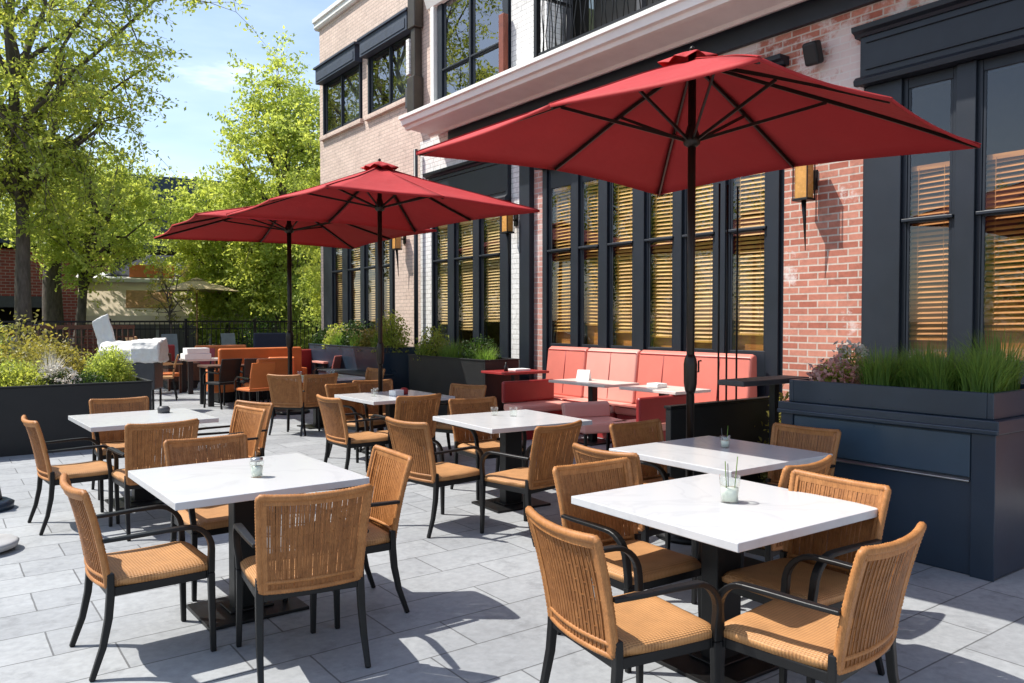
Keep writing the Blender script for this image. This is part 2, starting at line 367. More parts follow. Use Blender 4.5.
# ------------------------------------------------------------------ chairs
def make_chair(name='wicker_armchair', arms=True, wick='wicker', seatm='seat', frame='black'):
    rng = random.Random(3)
    t = empty(name, (0, 0, 0), cat='chair')
    def bp(u, v, off=0):
        W = .235 + .025*v
        return Vector((u*W, -(.245 + .055*v + .045*v*v) - .032*(1-u*u) - off, .415 + .445*v + .012*u*u*v))
    b = MB()
    # rolled border wrapped in cane
    loop = []
    def seg(p, q, n):
        for i in range(n):
            f = i/n; loop.append((p[0]+(q[0]-p[0])*f, p[1]+(q[1]-p[1])*f))
    seg((-1, .0), (-1, .975), 62); seg((-1, .975), (-.97, 1), 3); seg((-.97, 1), (.97, 1), 62); seg((.97, 1), (1, .975), 3); seg((1, .975), (1, 0), 62)
    pts = [bp(*q) for q in loop]
    b.tube(pts, [.0165 + (.0016 if i % 2 else -.0008) + rng.uniform(-.0006, .0006) for i in range(len(pts))], 8)
    b.tube([bp(-1+2*i/50, .10) for i in range(51)], [.010 + (.0012 if i % 2 else 0) for i in range(51)], 7)
    b.tube([bp(-1+2*i/50, .0) for i in range(51)], [.012 + (.0012 if i % 2 else 0) for i in range(51)], 7)
    wv = MB(); n = 39
    for i in range(n):
        u = -.94 + 1.88*i/(n-1) + rng.uniform(-.004, .004)
        ps = [bp(u + .003*math.sin(k*1.3+i), .0 + .99*k/7, (.0015 if i % 2 else -.0005)) for k in range(8)]
        wv.bar(ps, .0108, .0046, (1, 0, 0))
    for k in range(6):
        v = .22 + .74*k/6
        ps = [bp(-.97+1.94*i/18, v + rng.uniform(-.002, .002), (.004 if (i+k) % 2 else -.003)) for i in range(19)]
        wv.bar(ps, .0035, .003, (0, 0, 1))
    for u in (-.93, .93): b.bar([bp(u, k/9, .001) for k in range(10)], .030, .017, (1, 0, 0))
    b.bar([bp(-.93+1.86*k/14, .955, .001) for k in range(15)], .030, .016, (0, 0, 1))
    bk = b.build('backrest', wick, t); wv.build('weave', wick + '_dark' if wick == 'wicker' else wick, bk)
    # woven seat pad
    s = MB(); nx, ny = 28, 24; vs = []; fs = []
    def sz(x, y):
        ex = max(0, abs(x)-.72)/.28; ey = max(0, abs(y)-.72)/.28
        return .462 - .020*(ex**2.2 + ey**2.2) - .010*(1-x*x)*(1-y*y) + .006*(y*y)
    for j in range(ny+1):
        for i in range(nx+1):
            x = -1+2*i/nx; y = -1+2*j/ny
            w = .252 - .012*(y < 0)*(-y); cx = 1-.035*abs(y)**8; cy = 1-.035*abs(x)**8
            vs.append((x*w*cx, y*.245*cy, sz(x, y)))
    for j in range(ny):
        for i in range(nx):
            a = j*(nx+1)+i; fs.append((a, a+1, a+nx+2, a+nx+1))
    ring = [i for i in range(nx+1)] + [j*(nx+1)+nx for j in range(1, ny+1)] + [ny*(nx+1)+i for i in range(nx-1, -1, -1)] + [j*(nx+1) for j in range(ny-1, 0, -1)]
    o = len(vs)
    for r in ring: x, y, z = vs[r]; vs.append((x*1.010, y*1.010, .436))
    for r in ring: x, y, z = vs[r]; vs.append((x, y, .412))
    L = len(ring)
    for k in range(L):
        k2 = (k+1) % L
        fs.append((ring[k], o+k, o+k2, ring[k2])); fs.append((o+k, o+L+k, o+L+k2, o+k2))
    fs.append(tuple(o+L+k for k in range(L)))
    s.add(vs, fs, True); s.build('seat', seatm, t)
    f = MB()
    f.box(-.25, .25, .205, .235, .370, .4115); f.box(-.24, .24, -.25, -.222, .370, .4115)
    f.box(-.25, -.223, -.222, .205, .370, .4115); f.box(.223, .25, -.222, .205, .370, .4115)
    f.build('seat_frame', frame, t, .004)
    for sx in (-1, 1):
        MB().bar([(sx*.252, .225, .4 if arms else .41), (sx*.254, .228, .2), (sx*.258, .232, 0)], [.034, .031, .026], [.034, .031, .026]).build('leg', frame, t, .005)
        MB().bar([(sx*.240, -.238, .48), (sx*.241, -.238, .38), (sx*.243, -.248, .27), (sx*.247, -.275, .14), (sx*.252, -.325, 0)], [.034, .036, .034, .03, .025], [.032, .036, .034, .03, .025]).build('leg', frame, t, .005)
    if arms:
        for sx in (-1, 1):
            p = [(sx*.262, -.272, .640), (sx*.268, -.15, .643), (sx*.274, 0, .648), (sx*.276, .10, .648)]
            for k in range(1, 8):
                a = k/7*math.pi/2; p.append((sx*(.276-.012*k/7), .10+.125*math.sin(a), .648-.125*(1-math.cos(a))))
            p += [(sx*.256, .2255, .46), (sx*.253, .2255, .40)]
            w = [.030, .038, .042, .042] + [.040-.001*k for k in range(7)] + [.032, .032]
            MB().bar(p, w, [.018, .018, .019, .020]+[.022+.0015*k for k in range(7)]+[.033, .033]).build('armrest', frame, t, .006, 3)
    return t
chair = make_chair()
G = 'tan wicker dining armchairs on the terrace'
def seat_at(bx, by, face, label, proto=None, group=G, dz=0):
    """bx,by = middle of the back's top rail; face = heading of the sitter in degrees from +X"""
    a = R(face); f = .295
    return place(proto or chair, (bx+math.cos(a)*f, by+math.sin(a)*f, dz), a-math.pi/2, label, group, (.95, .95, .965))
CH = [
 (.56, 4.15, 2, 'wicker armchair on the left side of the left front table, its side fully in view'),
 (1.37, 3.36, 82, 'wicker armchair on the near side of the left front table, seen from behind'),
 (2.09, 4.06, 176, 'wicker armchair on the right side of the left front table, showing its sunlit front'),
 (1.42, 5.22, 272, 'wicker armchair on the far side of the left front table, seat hidden by it'),
 (.64, 7.05, 4, 'wicker armchair nearest the black planter, left side of the small far-left table'),
 (1.38, 6.28, 93, 'wicker chair on the near side of the small far-left table, back turned to us'),
 (2.18, 6.82, 190, 'nearer of two wicker chairs right of the small far-left table'),
 (2.36, 7.25, 200, 'farther of two wicker chairs right of the small far-left table'),
 (1.46, 8.35, 268, 'wicker chair beyond the small far-left table, beside the black planter, only its top showing'),
 (2.91, 5.28, 8, 'wicker armchair on the left side of the middle table, with curved black armrest'),
 (3.66, 4.46, 101, 'wicker chair turned slightly left on the near side of the middle table'),
 (4.20, 6.35, 265, 'wicker chair on the far side of the middle table, behind its two glasses'),
 (3.95, 7.00, 92, 'wicker chair with its back to us, near side of the table under the second parasol'),
 (5.02, 7.75, 200, 'wicker chair right of the table under the second parasol, by the dark planter'),
 (3.18, 7.35, 2, 'wicker armchair on the left side of the table under the second parasol'),
 (3.95, 8.75, 285, 'wicker chair half hidden behind the left end of the table under the second parasol'),
 (4.45, 9.00, 262, 'wicker chair on the far side of the table under the second parasol, beside its pole'),
 (3.20, 3.42, 4, 'wicker chair on the left side of the nearest parasol table'),
 (4.18, 4.14, 270, 'wicker chair on the far side of the nearest parasol table, just left of the pole'),
 (4.93, 3.28, 183, 'wicker chair right of the table with straws, in front of the navy planter'),
 (3.76, 2.50, 97, 'wicker armchair on the near side of the table with straws, beyond the largest table'),
 (1.92, 2.27, -9, 'wicker armchair on the left side of the largest front table, its slatted back to us'),
 (2.80, 3.08, 268, 'wicker armchair on the far side of the right front table, facing us'),
 (3.44, 2.12, 178, 'wicker armchair on the right side of the right front table, facing left'),
 (2.70, 1.47, 96, 'wicker armchair at the lower right corner, near side of the largest front table'),
 (3.95, 10.7, 40, 'wicker armchair on the left of the round-cornered table under the farthest parasol'),
 (4.40, 10.55, 95, 'wicker chair with its back squarely to us at the farthest parasol table'),
 (5.55, 11.2, 185, 'wicker chair on the right side of the table under the farthest parasol'),
]
for c in CH: seat_at(*c)

# ------------------------------------------------------------------ tables
def make_table(name='marble_table', w=1.0, d=1.0, top='marble'):
    t = empty(name, (0, 0, 0), cat='table')
    MB().box(-w/2, w/2, -d/2, d/2, .712, .75).build('table_top', top, t, .004, 3)
    MB().box(-.085, .085, -.05, .05, .02, .711).build('pedestal', 'black', t, .006)
    b = MB().box(-.27, .27, -.22, .22, .0, .018); b.box(-.12, .12, -.09, .09, .0185, .03); b.build('base_plate', 'black', t, .004)
    b = MB().box(-.32, .32, -.03, .03, .69, .711); b.box(-.03, .03, -.32, -.031, .69, .711); b.box(-.03, .03, .031, .32, .69, .711); b.build('top_bracket', 'black', t, .002)
    return t
tb = make_table()
GT = 'white marble-topped square tables'
TB = [(1.40, 4.40, 1, 'marble table at the left front with a single glass jar on it'),
      (2.98, 2.41, -1, 'largest marble table at the right front, holding a tall glass with stems'),
      (4.12, 3.36, 0, 'marble table just in front of the nearest parasol pole, holding a glass with straws'),
      (4.05, 5.55, -3, 'marble table in the middle of the terrace with two empty glasses'),
      (1.50, 7.55, 2, 'small marble table at the far left in front of the black planter'),
      (4.22, 8.02, 0, 'marble table under the second parasol with a white and red caddy on it'),
      (4.72, 11.35, 3, 'marble table under the farthest red parasol beside the orange chairs')]
for x, y, a, l in TB: place(tb, (x, y, 0), R(a), l, GT)

# things on the tables
def glass_cup(name, x, y, z, r, h, label, liquid=0, lid=False, stems=0, mat='tableglass', group=None, cat='glass'):
    t = empty(name, (x, y, z), random.uniform(0, 3), label, cat, group)
    prof = [(r*.9, .0), (r*.93, .004), (r, h*.6), (r*1.04, h)]
    inner = [(r*1.04-.003, h), (r-.003, h*.6), (r*.9-.003, .008)]
    MB().lathe([(.001, 0)] + prof + inner + [(.001, .008)], 24, cap=False).build('cup', mat, t)
    if liquid: MB().lathe([(.001, .009), (r*.9-.004, .0092), (r*.97-.004, h*liquid), (.001, h*liquid)], 20, cap=False).build('drink', 'liquid', t)
    if lid: MB().lathe([(.001, h+.001), (r*.9, h+.001), (r*.9, h+.018), (r*.3, h+.022), (.001, h+.022)], 20, cap=False).build('lid', 'steel', t, 0)
    for k in range(stems):
        a = k*2.2+.5; st = MB().tube([(math.cos(a)*r*.4, math.sin(a)*r*.4, .015), (math.cos(a)*r*.75, math.sin(a)*r*.75, h+.05+.02*k)], .0022, 6)
        st.build('stem' if k else 'straw', 'grassblade' if k else 'darkgrey', t)
    return t
glass_cup('glass_jar', 1.42, 4.28, .7505, .036, .085, 'lidded glass jar of pale green water on the left front table', .7, True, 1, cat='jar')
g = glass_cup('drinking_glass', 3.00, 2.38, 0.7505, .046, .125, 'tall glass with green stems in water on the largest front table', .55, False, 3)
glass_cup('drinking_glass', 4.26, 3.42, .7505, .033, .08, 'glass with dark straws on the table by the nearest parasol pole', .6, False, 2)
glass_cup('drinking_glass', 4.33, 3.47, .7505, .024, .07, 'small handled glass right beside the glass with straws near the parasol pole', .4)
glass_cup('drinking_glass', 4.05, 5.80, .7505, .032, .075, 'left one of two clear tumblers on the middle table', .0)
glass_cup('drinking_glass', 4.15, 5.65, .7505, .035, .08, 'right one of two clear tumblers on the middle table', .0)
for i, (x, y, l) in enumerate([(4.45, 11.45, 'small glass at the left end of the far parasol table'), (4.85, 11.3, 'middle tumbler on the far parasol table'), (5.0, 11.5, 'right-hand tumbler on the far parasol table')]):
    glass_cup('drinking_glass', x, y, .7505, .034, .085, l)
for x, y, l in [(3.98, 8.05, 'left tumbler beside the caddy on the table under the second parasol'), (4.08, 8.2, 'farther tumbler beside the caddy under the second parasol')]:
    glass_cup('drinking_glass', x, y, .7505, .03, .08, l)
t = empty('napkin_caddy', (4.28, 8.02, .7505), R(20), 'white napkin caddy and red pot on the table under the second parasol', 'caddy')
MB().box(-.11, .03, -.05, .05, 0, .06).build('holder', 'paper', t, .004); MB().lathe([(.001, 0), (.045, 0), (.05, .05), (.03, .075), (.001, .08)], 18, (.09, 0, 0), cap=False).build('pot', 'redv', t)
t = empty('glass_jar', (1.72, 7.75, .7505), 0, 'squat grey jar on the far end of the small far-left table', 'jar')
MB().lathe([(.001, 0), (.05, 0), (.055, .04), (.04, .06), (.001, .062)], 18, cap=False).build('pot', 'darkgrey', t)

# ------------------------------------------------------------------ parasols
def make_parasol(name, half, rim, apex, canopy='canopy', polem='bronze', bow=.012, mid=.065):
    t = empty(name, (0, 0, 0), cat='parasol')
    rng = random.Random(11)
    cor = []
    for k in range(8):
        a = k*math.pi/4; r = half*(math.sqrt(2)*1.0 if k % 2 else 1.0)
        cor.append(Vector((math.cos(a)*r, math.sin(a)*r, rim + (0 if k % 2 else mid))))
    top = Vector((0, 0, apex))
    def surf(k, r, s):
        a, b = cor[k % 8], cor[(k+1) % 8]
        e = a.lerp(b, s); e = e - Vector((e.x, e.y, 0))*.032*math.sin(math.pi*s)
        e.z += .012*math.sin(math.pi*s)
        p = top.lerp(e, r)
        p.z += (bow*math.sin(math.pi*min(1, r)) - .022*math.sin(math.pi*s)*math.sin(math.pi*r*.8)) + .004*math.sin(9*r+k*2)*math.sin(5*s+k)   # ribs bow up, cloth sags between them
        return p
    c = MB(); nr, ns = 14, 10
    for k in range(8):
        vs = [surf(k, .05+.95*i/nr, j/ns) for i in range(nr+1) for j in range(ns+1)]
        vs += [surf(k, 1.0, j/ns) + Vector((0, 0, -.022)) for j in range(ns+1)]
        fs = [(i*(ns+1)+j, i*(ns+1)+j+1, (i+1)*(ns+1)+j+1, (i+1)*(ns+1)+j) for i in range(nr+1) for j in range(ns)]
        c.add(vs, fs, True)
    o = c.build('canopy', canopy, t)
    sm = MB()
    for k in range(8):
        d = cor[k].copy(); d.z = 0; side = d.cross(Vector((0, 0, 1))).normalized()
        sm.bar([surf(k, .08+.92*i/12, 0)+Vector((0, 0, .003)) for i in range(13)], .022, .005, side)
    sm.build('seam_tape', canopy, t)
    md = o.modifiers.new('solid', 'SOLIDIFY'); md.thickness = .003
    v = MB(); vs = []; fs = []; n = 32; q = 6
    for i in range(q+1):
        for j in range(n):
            a = 2*math.pi*j/n; rr = .20*i/q*(1+.06*math.cos(8*a)*(i/q))
            sq = 1/max(abs(math.cos(a)), abs(math.sin(a)))**.5
            vs.append((math.cos(a)*rr*sq, math.sin(a)*rr*sq, apex+.062-.085*(i/q)**1.4 + .012*math.cos(8*a)*(i/q)**2))
    for i in range(q):
        for j in range(n): fs.append((i*n+j, i*n+(j+1) % n, (i+1)*n+(j+1) % n, (i+1)*n+j))
    v.add(vs, fs, True); vo = v.build('vent_cap', canopy, t); md = vo.modifiers.new('solid', 'SOLIDIFY'); md.thickness = .004
    MB().tube([(0, 0, .02), (0, 0, apex+.06)], .029, 16).build('pole', polem, t)
    MB().lathe([(.001, apex+.065), (.022, apex+.07), (.016, apex+.09), (.001, apex+.10)], 16, cap=False).build('finial', polem, t)
    MB().lathe([(.035, rim+.01), (.06, rim+.03), (.065, rim+.07), (.045, rim+.12), (.034, rim+.16)], 16, cap=True).build('hub', polem, t)
    h = MB().lathe([(.030, 1.05), (.040, 1.07), (.048, 1.12), (.05, 1.26), (.043, 1.30), (.030, 1.33)], 16)
    h.build('crank_housing', polem, t)
    MB().tube([(.045, 0, 1.2), (.10, 0, 1.2), (.10, 0, 1.28), (.13, 0, 1.28)], .007, 8).build('crank', polem, t)
    for k in range(8):
        ps = [surf(k, .06+.93*i/10, 0) + Vector((0, 0, -.022)) for i in range(11)]
        d = cor[k].copy(); d.z = 0; side = d.cross(Vector((0, 0, 1))).normalized()
        rb = MB().bar(ps, .016, .026, side).build('rib', polem, t)
        m = surf(k, .47, 0) + Vector((0, 0, -.035)); st = Vector((0, 0, rim+.06)) + d.normalized()*.05
        MB().bar([st, m], .014, .022, side).build('strut', polem, t)
    b = MB().lathe([(.001, 0), (.25, 0), (.25, .03), (.22, .05), (.06, .06), (.045, .28), (.031, .30)], 28, cap=False); b.build('base', 'black', t)
    return t
par = make_parasol('red_parasol', 1.44, 2.82, 3.455)
par2 = make_parasol('red_parasol', 1.44, 2.90, 3.45, bow=-.012, mid=.03)
GP = 'red market parasols over the tables'
place(par, (4.52, 3.95, 0), R(5), 'nearest and largest red parasol, its dark pole just behind the marble table with straws', GP, (1, 1, 1.012))
place(par2, (4.41, 8.73, 0), R(3), 'second red parasol, middle of the three, its canopy overlapping the farthest one', GP, (.95, .95, 1.0))
place(par2, (5.0, 13.3, 0), R(-4), 'farthest red parasol, leftmost of the three, in front of the garden trees', GP, (1.3, 1.3, 1.06))

# ------------------------------------------------------------------ restaurant facade (plane x = 8)
D = 8.0
B1 = empty('brick_restaurant', (0, 0, 0), 0, 'red and white painted brick restaurant with navy windows and a white balcony ledge', 'building')
B2 = empty('tan_brick_building', (0, 0, 0), 0, 'tan brick two-storey building at the far end of the row with a white roof edge', 'building')
def wall(mb, y0, y1, z0, z1, x0=D, x1=D+.35): mb.box(x0, x1, y0, y1, z0, z1)
w = MB()
wall(w, -5, 1.0, 0, 4.9); wall(w, 4.64, 5.60, 0, 4.9); wall(w, 1.0, 4.64, 4.62, 4.9); wall(w, 5.60, 10.1, 4.62, 4.9)
w.build('brick_wall', 'brick', B1)
w = MB(); wall(w, 10.1, 10.32, 0, 4.9); w.build('pink_brick_strip', 'brickpink', B1)
w = MB(); wall(w, 10.60, 10.95, 0, 4.9); wall(w, 10.0, 10.95, 5.16, 10.5); wall(w, 10.95, 13.35, 8.2, 10.5); wall(w, 10.95, 14.05, 4.45, 5.16)
wall(w, -5, 10.0, 7.9, 10.5); wall(w, 13.6, 14.05, 0, 4.449); w.build('white_brick_wall', 'brickwhite', B1)
w = MB(); wall(w, 13.35, 14.05, 5.161, 10.5); w.build('tan_brick_wall', 'bricktan', B1)
w = MB(); wall(w, -5, 10.0, 5.16, 5.17, D+1.5, D+1.9); w.box(D+1.0, D+1.2, -5, 10, 5.17, 7.9); w.build('balcony_back_wall', 'stucco', B1)
# navy pilaster / rainwater post
MB().box(D-.10, D+.30, 10.32, 10.60, 0, 4.9).build('navy_pilaster', 'navy', B1, .01)
MB().box(D-.06, D+.345, -5, 12.9, 4.90, 5.155).build('dark_band', 'navy', B1, .01)
# white ledge with stepped profile
prof = [(D+.34, 5.165), (D-.12, 5.165), (D-.14, 5.12), (D-.20, 5.11), (D-.24, 5.15), (D-.62, 5.19), (D-.66, 5.16), (D-.72, 5.17), (D-.74, 5.225), (D-.80, 5.235), (D-.82, 5.33), (D-.86, 5.34), (D-.86, 5.40), (D-.60, 5.41), (D+.34, 5.41)]
MB().prism(prof, -5, 13.35).build('white_ledge', 'white', B1, .004)
# railing of the balcony on the ledge
rl = MB(); y1 = 9.35
rl.box(D-.70, D-.63, -5, y1, 6.36, 6.40); rl.box(D-.69, D-.65, -5, y1, 5.50, 5.53); rl.box(D-.71, D-.63, y1, y1+.07, 5.41, 6.46)
y = y1-.10; k = 0
while y > 1.0:
    x = D-.67; a = (.035 if k % 2 else -.02)
    rl.tube([(x, y, 5.53), (x, y+a, 5.75), (x, y-a, 6.1), (x, y, 6.36)], .009, 5); y -= .105; k += 1
rl.box(D-.66, D-.02, y1+.005, y1+.045, 6.36, 6.40)
for q in range(5): rl.tube([(D-.55+q*.11, y1+.025, 5.41), (D-.55+q*.11, y1+.025, 6.37)], .009, 5)
rl.build('balcony_railing', 'black', B1)
for yy in (9.95, 8.3, 6.6): MB().box(D+.30, D+.42, yy-.1, yy, 5.41, 7.9).build('balcony_post', 'darkgrey', B1)

def blinds(y0, y1, z0, z1, x, mat, parent, pitch=.052, tilt=46):
    b = MB(); z = z1-.03; rng = random.Random(int(y0*100)); tilt += rng.uniform(-9, 9); z0 += rng.choice([0, 0, .04, .18]); sk = rng.uniform(-.012, .012)
    c = math.cos(R(tilt))*.025; s_ = math.sin(R(tilt))*.025
    while z > z0+.03:
        j = rng.uniform(-.003, .003)
        b.add([(x-c, y0, z-s_+j), (x-c, y1, z-s_+j*.4+sk), (x+c, y1, z+s_+j*.4+sk), (x+c, y0, z+s_+j)], [(0, 1, 2, 3)])
        z -= pitch
    b.box(x-.03, x+.03, y0, y1, z1-.02, z1+.03)
    for f in (.2, .8):
        yy = y0+(y1-y0)*f; b.tube([(x-.033, yy, z), (x-.033, yy, z1)], .0022, 4); 
    b.box(x-.015, x+.015, y0, y1, z+.02, z+.045)
    return b.build('blind', mat, parent)
def window(parent, panes, y0, y1, z0, z1, pz0, pz1, transom, bm='blind', blind_z=None, gm='pane', depth=.16):
    """one glazed bay: frame with mullions, panes, blinds"""
    xf = D-.02
    f = MB()
    edges = [y0] + [e for p in sorted(panes) for e in p] + [y1]
    for a, b in zip(edges[::2], edges[1::2]):
        if b-a < .12: f.box(xf, D+.12, a, b, z0, z1)
        else:
            f.box(xf+.02, D+.12, a, b, z0, z1)
            f.box(xf-.02, xf+.018, a+.045, b-.045, z0, z1)
    for a, b in sorted(panes):
        f.box(xf+.023, D+.115, a+.0005, b-.0005, pz1, z1); f.box(xf+.023, D+.115, a+.0005, b-.0005, z0, pz0)
        f.box(xf+.03, D+.035, a+.0005, a+.03, pz0, pz1); f.box(xf+.03, D+.035, b-.03, b-.0005, pz0, pz1)
        if transom:
            f.box(xf+.0, D+.03, a+.031, b-.031, transom-.028, transom+.028); f.box(xf-.03, xf+.03, a-.03, b+.03, transom-.012, transom+.02)
    wo = f.build('window', 'navy', parent, .006)
    for a, b in sorted(panes):
        zz = [pz0, transom-.03, transom+.03, pz1] if transom else [pz0, pz1]
        p = MB()
        for q in range(0, len(zz), 2): p.add([(D+.018, a+.028, zz[q]), (D+.018, b-.028, zz[q]), (D+.018, b-.028, zz[q+1]), (D+.018, a+.028, zz[q+1])], [(0, 1, 2, 3)])
        p.build('pane', gm, wo)
        if blind_z: blinds(a+.01, b-.01, blind_z[0]+random.Random(a).uniform(0, .12), blind_z[1], D+.085, bm, wo)
    return wo
def header(parent, y0, y1, z0, z1, x=D):
    h = MB(); h.box(x-.08, x+.1, y0, y1, z0+.002, z1-.10)
    h.prism([(x+.1, z1-.1), (x-.10, z1-.1), (x-.12, z1-.07), (x-.17, z1-.05), (x-.18, z1), (x+.1, z1)], y0-.05, y1+.05)
    h.prism([(x-.081, z0), (x-.15, z0), (x-.16, z0+.05), (x-.12, z0+.09), (x-.081, z0+.10)], y0-.03, y1+.03)
    h.box(x-.10, x-.081, y0+.06, y1-.06, z0+.16, z0+.165); h.box(x-.10, x-.081, y0+.06, y1-.06, z1-.17, z1-.165)
    return h.build('window_header', 'navy', parent, .005)
# bay 1 (right)
window(B1, [(3.73, 4.17), (2.98, 3.46), (2.26, 2.72), (1.5, 1.98)], 1.0, 4.64, 0.7, 4.04, 1.23, 3.93, 2.6, 'blindo', (1.35, 3.12))
header(B1, 1.0, 4.64, 4.042, 4.65)
# bay 2
window(B1, [(5.85, 6.37), (6.62, 7.08), (7.30, 7.76), (8.05, 8.50), (8.76, 9.14), (9.39, 9.90)], 5.60, 10.1, 0.0, 4.0, 1.23, 3.68, 2.69, 'blind', (1.28, 3.66))
header(B1, 5.60, 10.1, 4.002, 4.62)
# bay 3
window(B1, [(11.28, 11.84), (12.13, 12.68), (13.0, 13.45)], 10.95, 13.6, 0.0, 3.62, 1.0, 3.48, 2.74, 'blindpale', (1.3, 3.4))
header(B1, 10.95, 13.6, 3.622, 4.449)
# first-floor french window
window(B1, [(11.2, 12.1), (12.25, 13.1)], 10.95, 13.35, 5.41, 8.2, 5.5, 8.0, 6.35, gm='panedark')
MB().box(D-.10, D+.02, 13.351, 13.47, 5.41, 8.4).build('window_trim', 'white', B1, .01)
MB().prism([(D-.001, 7.62), (D-.10, 7.62), (D-.22, 7.95), (D-.22, 8.2), (D-.001, 8.2)], 10.9, 13.6).build('window_hood', 'white', B1, .01)
MB().box(D-.16, D-.055, 10.96, 11.1, 5.41, 6.75).build('rust_panel', 'copper', B1, .01)
# inside
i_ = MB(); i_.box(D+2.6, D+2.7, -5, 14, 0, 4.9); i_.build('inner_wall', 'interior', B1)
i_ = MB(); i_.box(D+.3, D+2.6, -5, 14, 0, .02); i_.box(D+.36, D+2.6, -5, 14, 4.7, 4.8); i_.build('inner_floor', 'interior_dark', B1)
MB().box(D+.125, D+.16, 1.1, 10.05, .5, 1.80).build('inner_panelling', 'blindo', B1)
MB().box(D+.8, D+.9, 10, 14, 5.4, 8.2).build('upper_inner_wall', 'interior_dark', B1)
# tan building
w = MB(); wall(w, 14.05, 15.14, 0, 6.15); wall(w, 15.14, 18.9, 3.62, 6.15); wall(w, 18.9, 19.1, 0, 6.15); wall(w, 14.05, 14.25, 6.15, 7.8); wall(w, 16.37, 16.66, 6.15, 7.8); wall(w, 18.87, 19.1, 6.15, 7.8); wall(w, 14.05, 19.1, 7.8, 8.85)
w.build('brick_wall', 'bricktan', B2)
w = MB(); w.box(D+.351, D+8, 18.9, 19.1, 0, 8.85); w.build('end_wall', brickmat('tan_brick_end', (.60, .45, .37), (.54, .40, .33), (.48, .38, .32), .24, .075, .007, plane='XZ'), B2)
MB().prism([(D+8, 8.852), (D-.06, 8.852), (D-.10, 8.9), (D-.10, 9.0), (D-.14, 9.02), (D-.14, 9.12), (D+8, 9.12)], 14.05, 19.22).build('roof_edge', 'white', B2, .006)
MB().box(D+.30, D+8, 14.05, 18.9, 3.7, 3.8).build('upper_floor', 'interior_dark', B2)
MB().box(D+2, D+2.1, 14.05, 18.9, 0, 8.8).build('inner_wall', 'interior', B2)
window(B2, [(15.37, 15.74), (16.04, 16.5), (16.8, 17.39), (17.78, 18.28)], 15.14, 18.9, 0, 3.62, 1.0, 3.5, 2.77, 'blindpale', (1.3, 3.4))
for a, b in ((16.66, 18.87), (14.25, 16.37)):
    window(B2, [(a+.16, (a+b)/2-.03), ((a+b)/2+.03, b-.16)], a, b, 6.15, 7.8, 6.25, 7.4, 0, gm='panedark')
    s_ = MB(); s_.box(D-.20, D-.02, a-.02, b+.02, 7.42, 7.78); s_.prism([(D-.02, 7.781), (D-.24, 7.781), (D-.24, 7.83), (D-.02, 7.86)], a-.08, b+.08); s_.box(D-.215, D-.205, a+.05, b-.05, 7.47, 7.66)
    s_.build('shutter_box', 'bluegrey', B2, .008)
    MB().box(D-.09, D+.0, a-.06, b+.06, 6.05, 6.148).build('window_sill', 'bricktan', B2, .006)
    c = MB(); n = 40; vs = []; fs = []
    for i in range(n+1):
        yy = a+.2+(b-a-.9)*i/n; xx = D+.3+.03*math.sin(i*1.1); vs += [(xx, yy, 6.2), (xx, yy, 7.7)]
    for i in range(n): fs.append((2*i, 2*i+1, 2*i+3, 2*i+2))
    c.add(vs, fs, True).build('curtain', 'curtain', B2)
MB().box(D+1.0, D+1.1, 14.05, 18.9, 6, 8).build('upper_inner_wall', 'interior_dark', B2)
# drain and boxes
dp = empty('drainpipe', (D-.12, 14.02, 0), 0, 'dark drainpipe with brown boxes where the tan brick begins', 'drainpipe')
MB().tube([(0, 0, .1), (0, 0, 5.0)], .045, 12).build('pipe', 'navy', dp)
MB().box(-.12, .10, -.14, .14, 5.60, 6.42).build('lower_box', 'brownbox', dp, .015); MB().box(-.06, .10, -.08, .08, 6.421, 7.38).build('duct', 'brownbox', dp, .01); MB().box(-.10, .10, -.14, .14, 7.381, 8.0).build('upper_box', 'brownbox', dp, .015)
MB().box(-.09, .05, .10, .22, 6.5, 7.2).build('white_panel', 'brickwhite', dp, .004)
MB().box(-.09, .04, .15, .27, 5.85, 6.25).build('small_box', 'darkgrey', dp, .01)
# wall lamps
def lantern(y, z, label):
    t = empty('wall_lamp', (D, y, z), 0, label, 'wall lamp', 'wall lamps on the brick piers')
    m = MB(); m.box(-.02, 0, -.05, .05, -.1, .12); m.box(-.12, -.021, -.015, .015, -.02, .01); m.build('bracket', 'black', t, .003)
    f = MB(); f.box(-.27, -.11, -.095, .095, .19, .215); f.box(-.27, -.11, -.095, .095, -.235, -.21)
    for a in (-.268, -.124):
        for b in (-.093, .081): f.box(a, a+.012, b, b+.012, -.21, .19)
    f.build('cage', 'black', t, .002)
    MB().box(-.252, -.128, -.078, .078, -.208, .188).build('shade', 'amber', t, .004)
    MB().tube([(-.19, 0, -.236), (-.17, 0, -.45), (-.15, 0, -.78)], [.028, .018, .004], 8).build('tail', 'black', t)
    return t
lantern(5.22, 3.15, 'amber wall lamp on the red brick pier between the two right-hand windows')
lantern(10.80, 3.28, 'amber wall lamp on the narrow white painted brick strip')
lantern(14.70, 3.28, 'amber wall lamp on the tan brick pier behind the second parasol')
t = empty('wall_speaker', (D-.02, 5.16, 4.56), 0, 'small black tilted loudspeaker high on the red brick wall above the nearest parasol', 'speaker')
m4 = Matrix.Rotation(R(-18), 4, 'Y'); MB().box(-.19, -.05, -.085, .085, -.125, .125, m4).build('cabinet', 'planterblack', t, .03, 3); MB().tube([(.02, 0, 0), (-.06, 0, 0)], .025, 8).build('bracket', 'black', t)

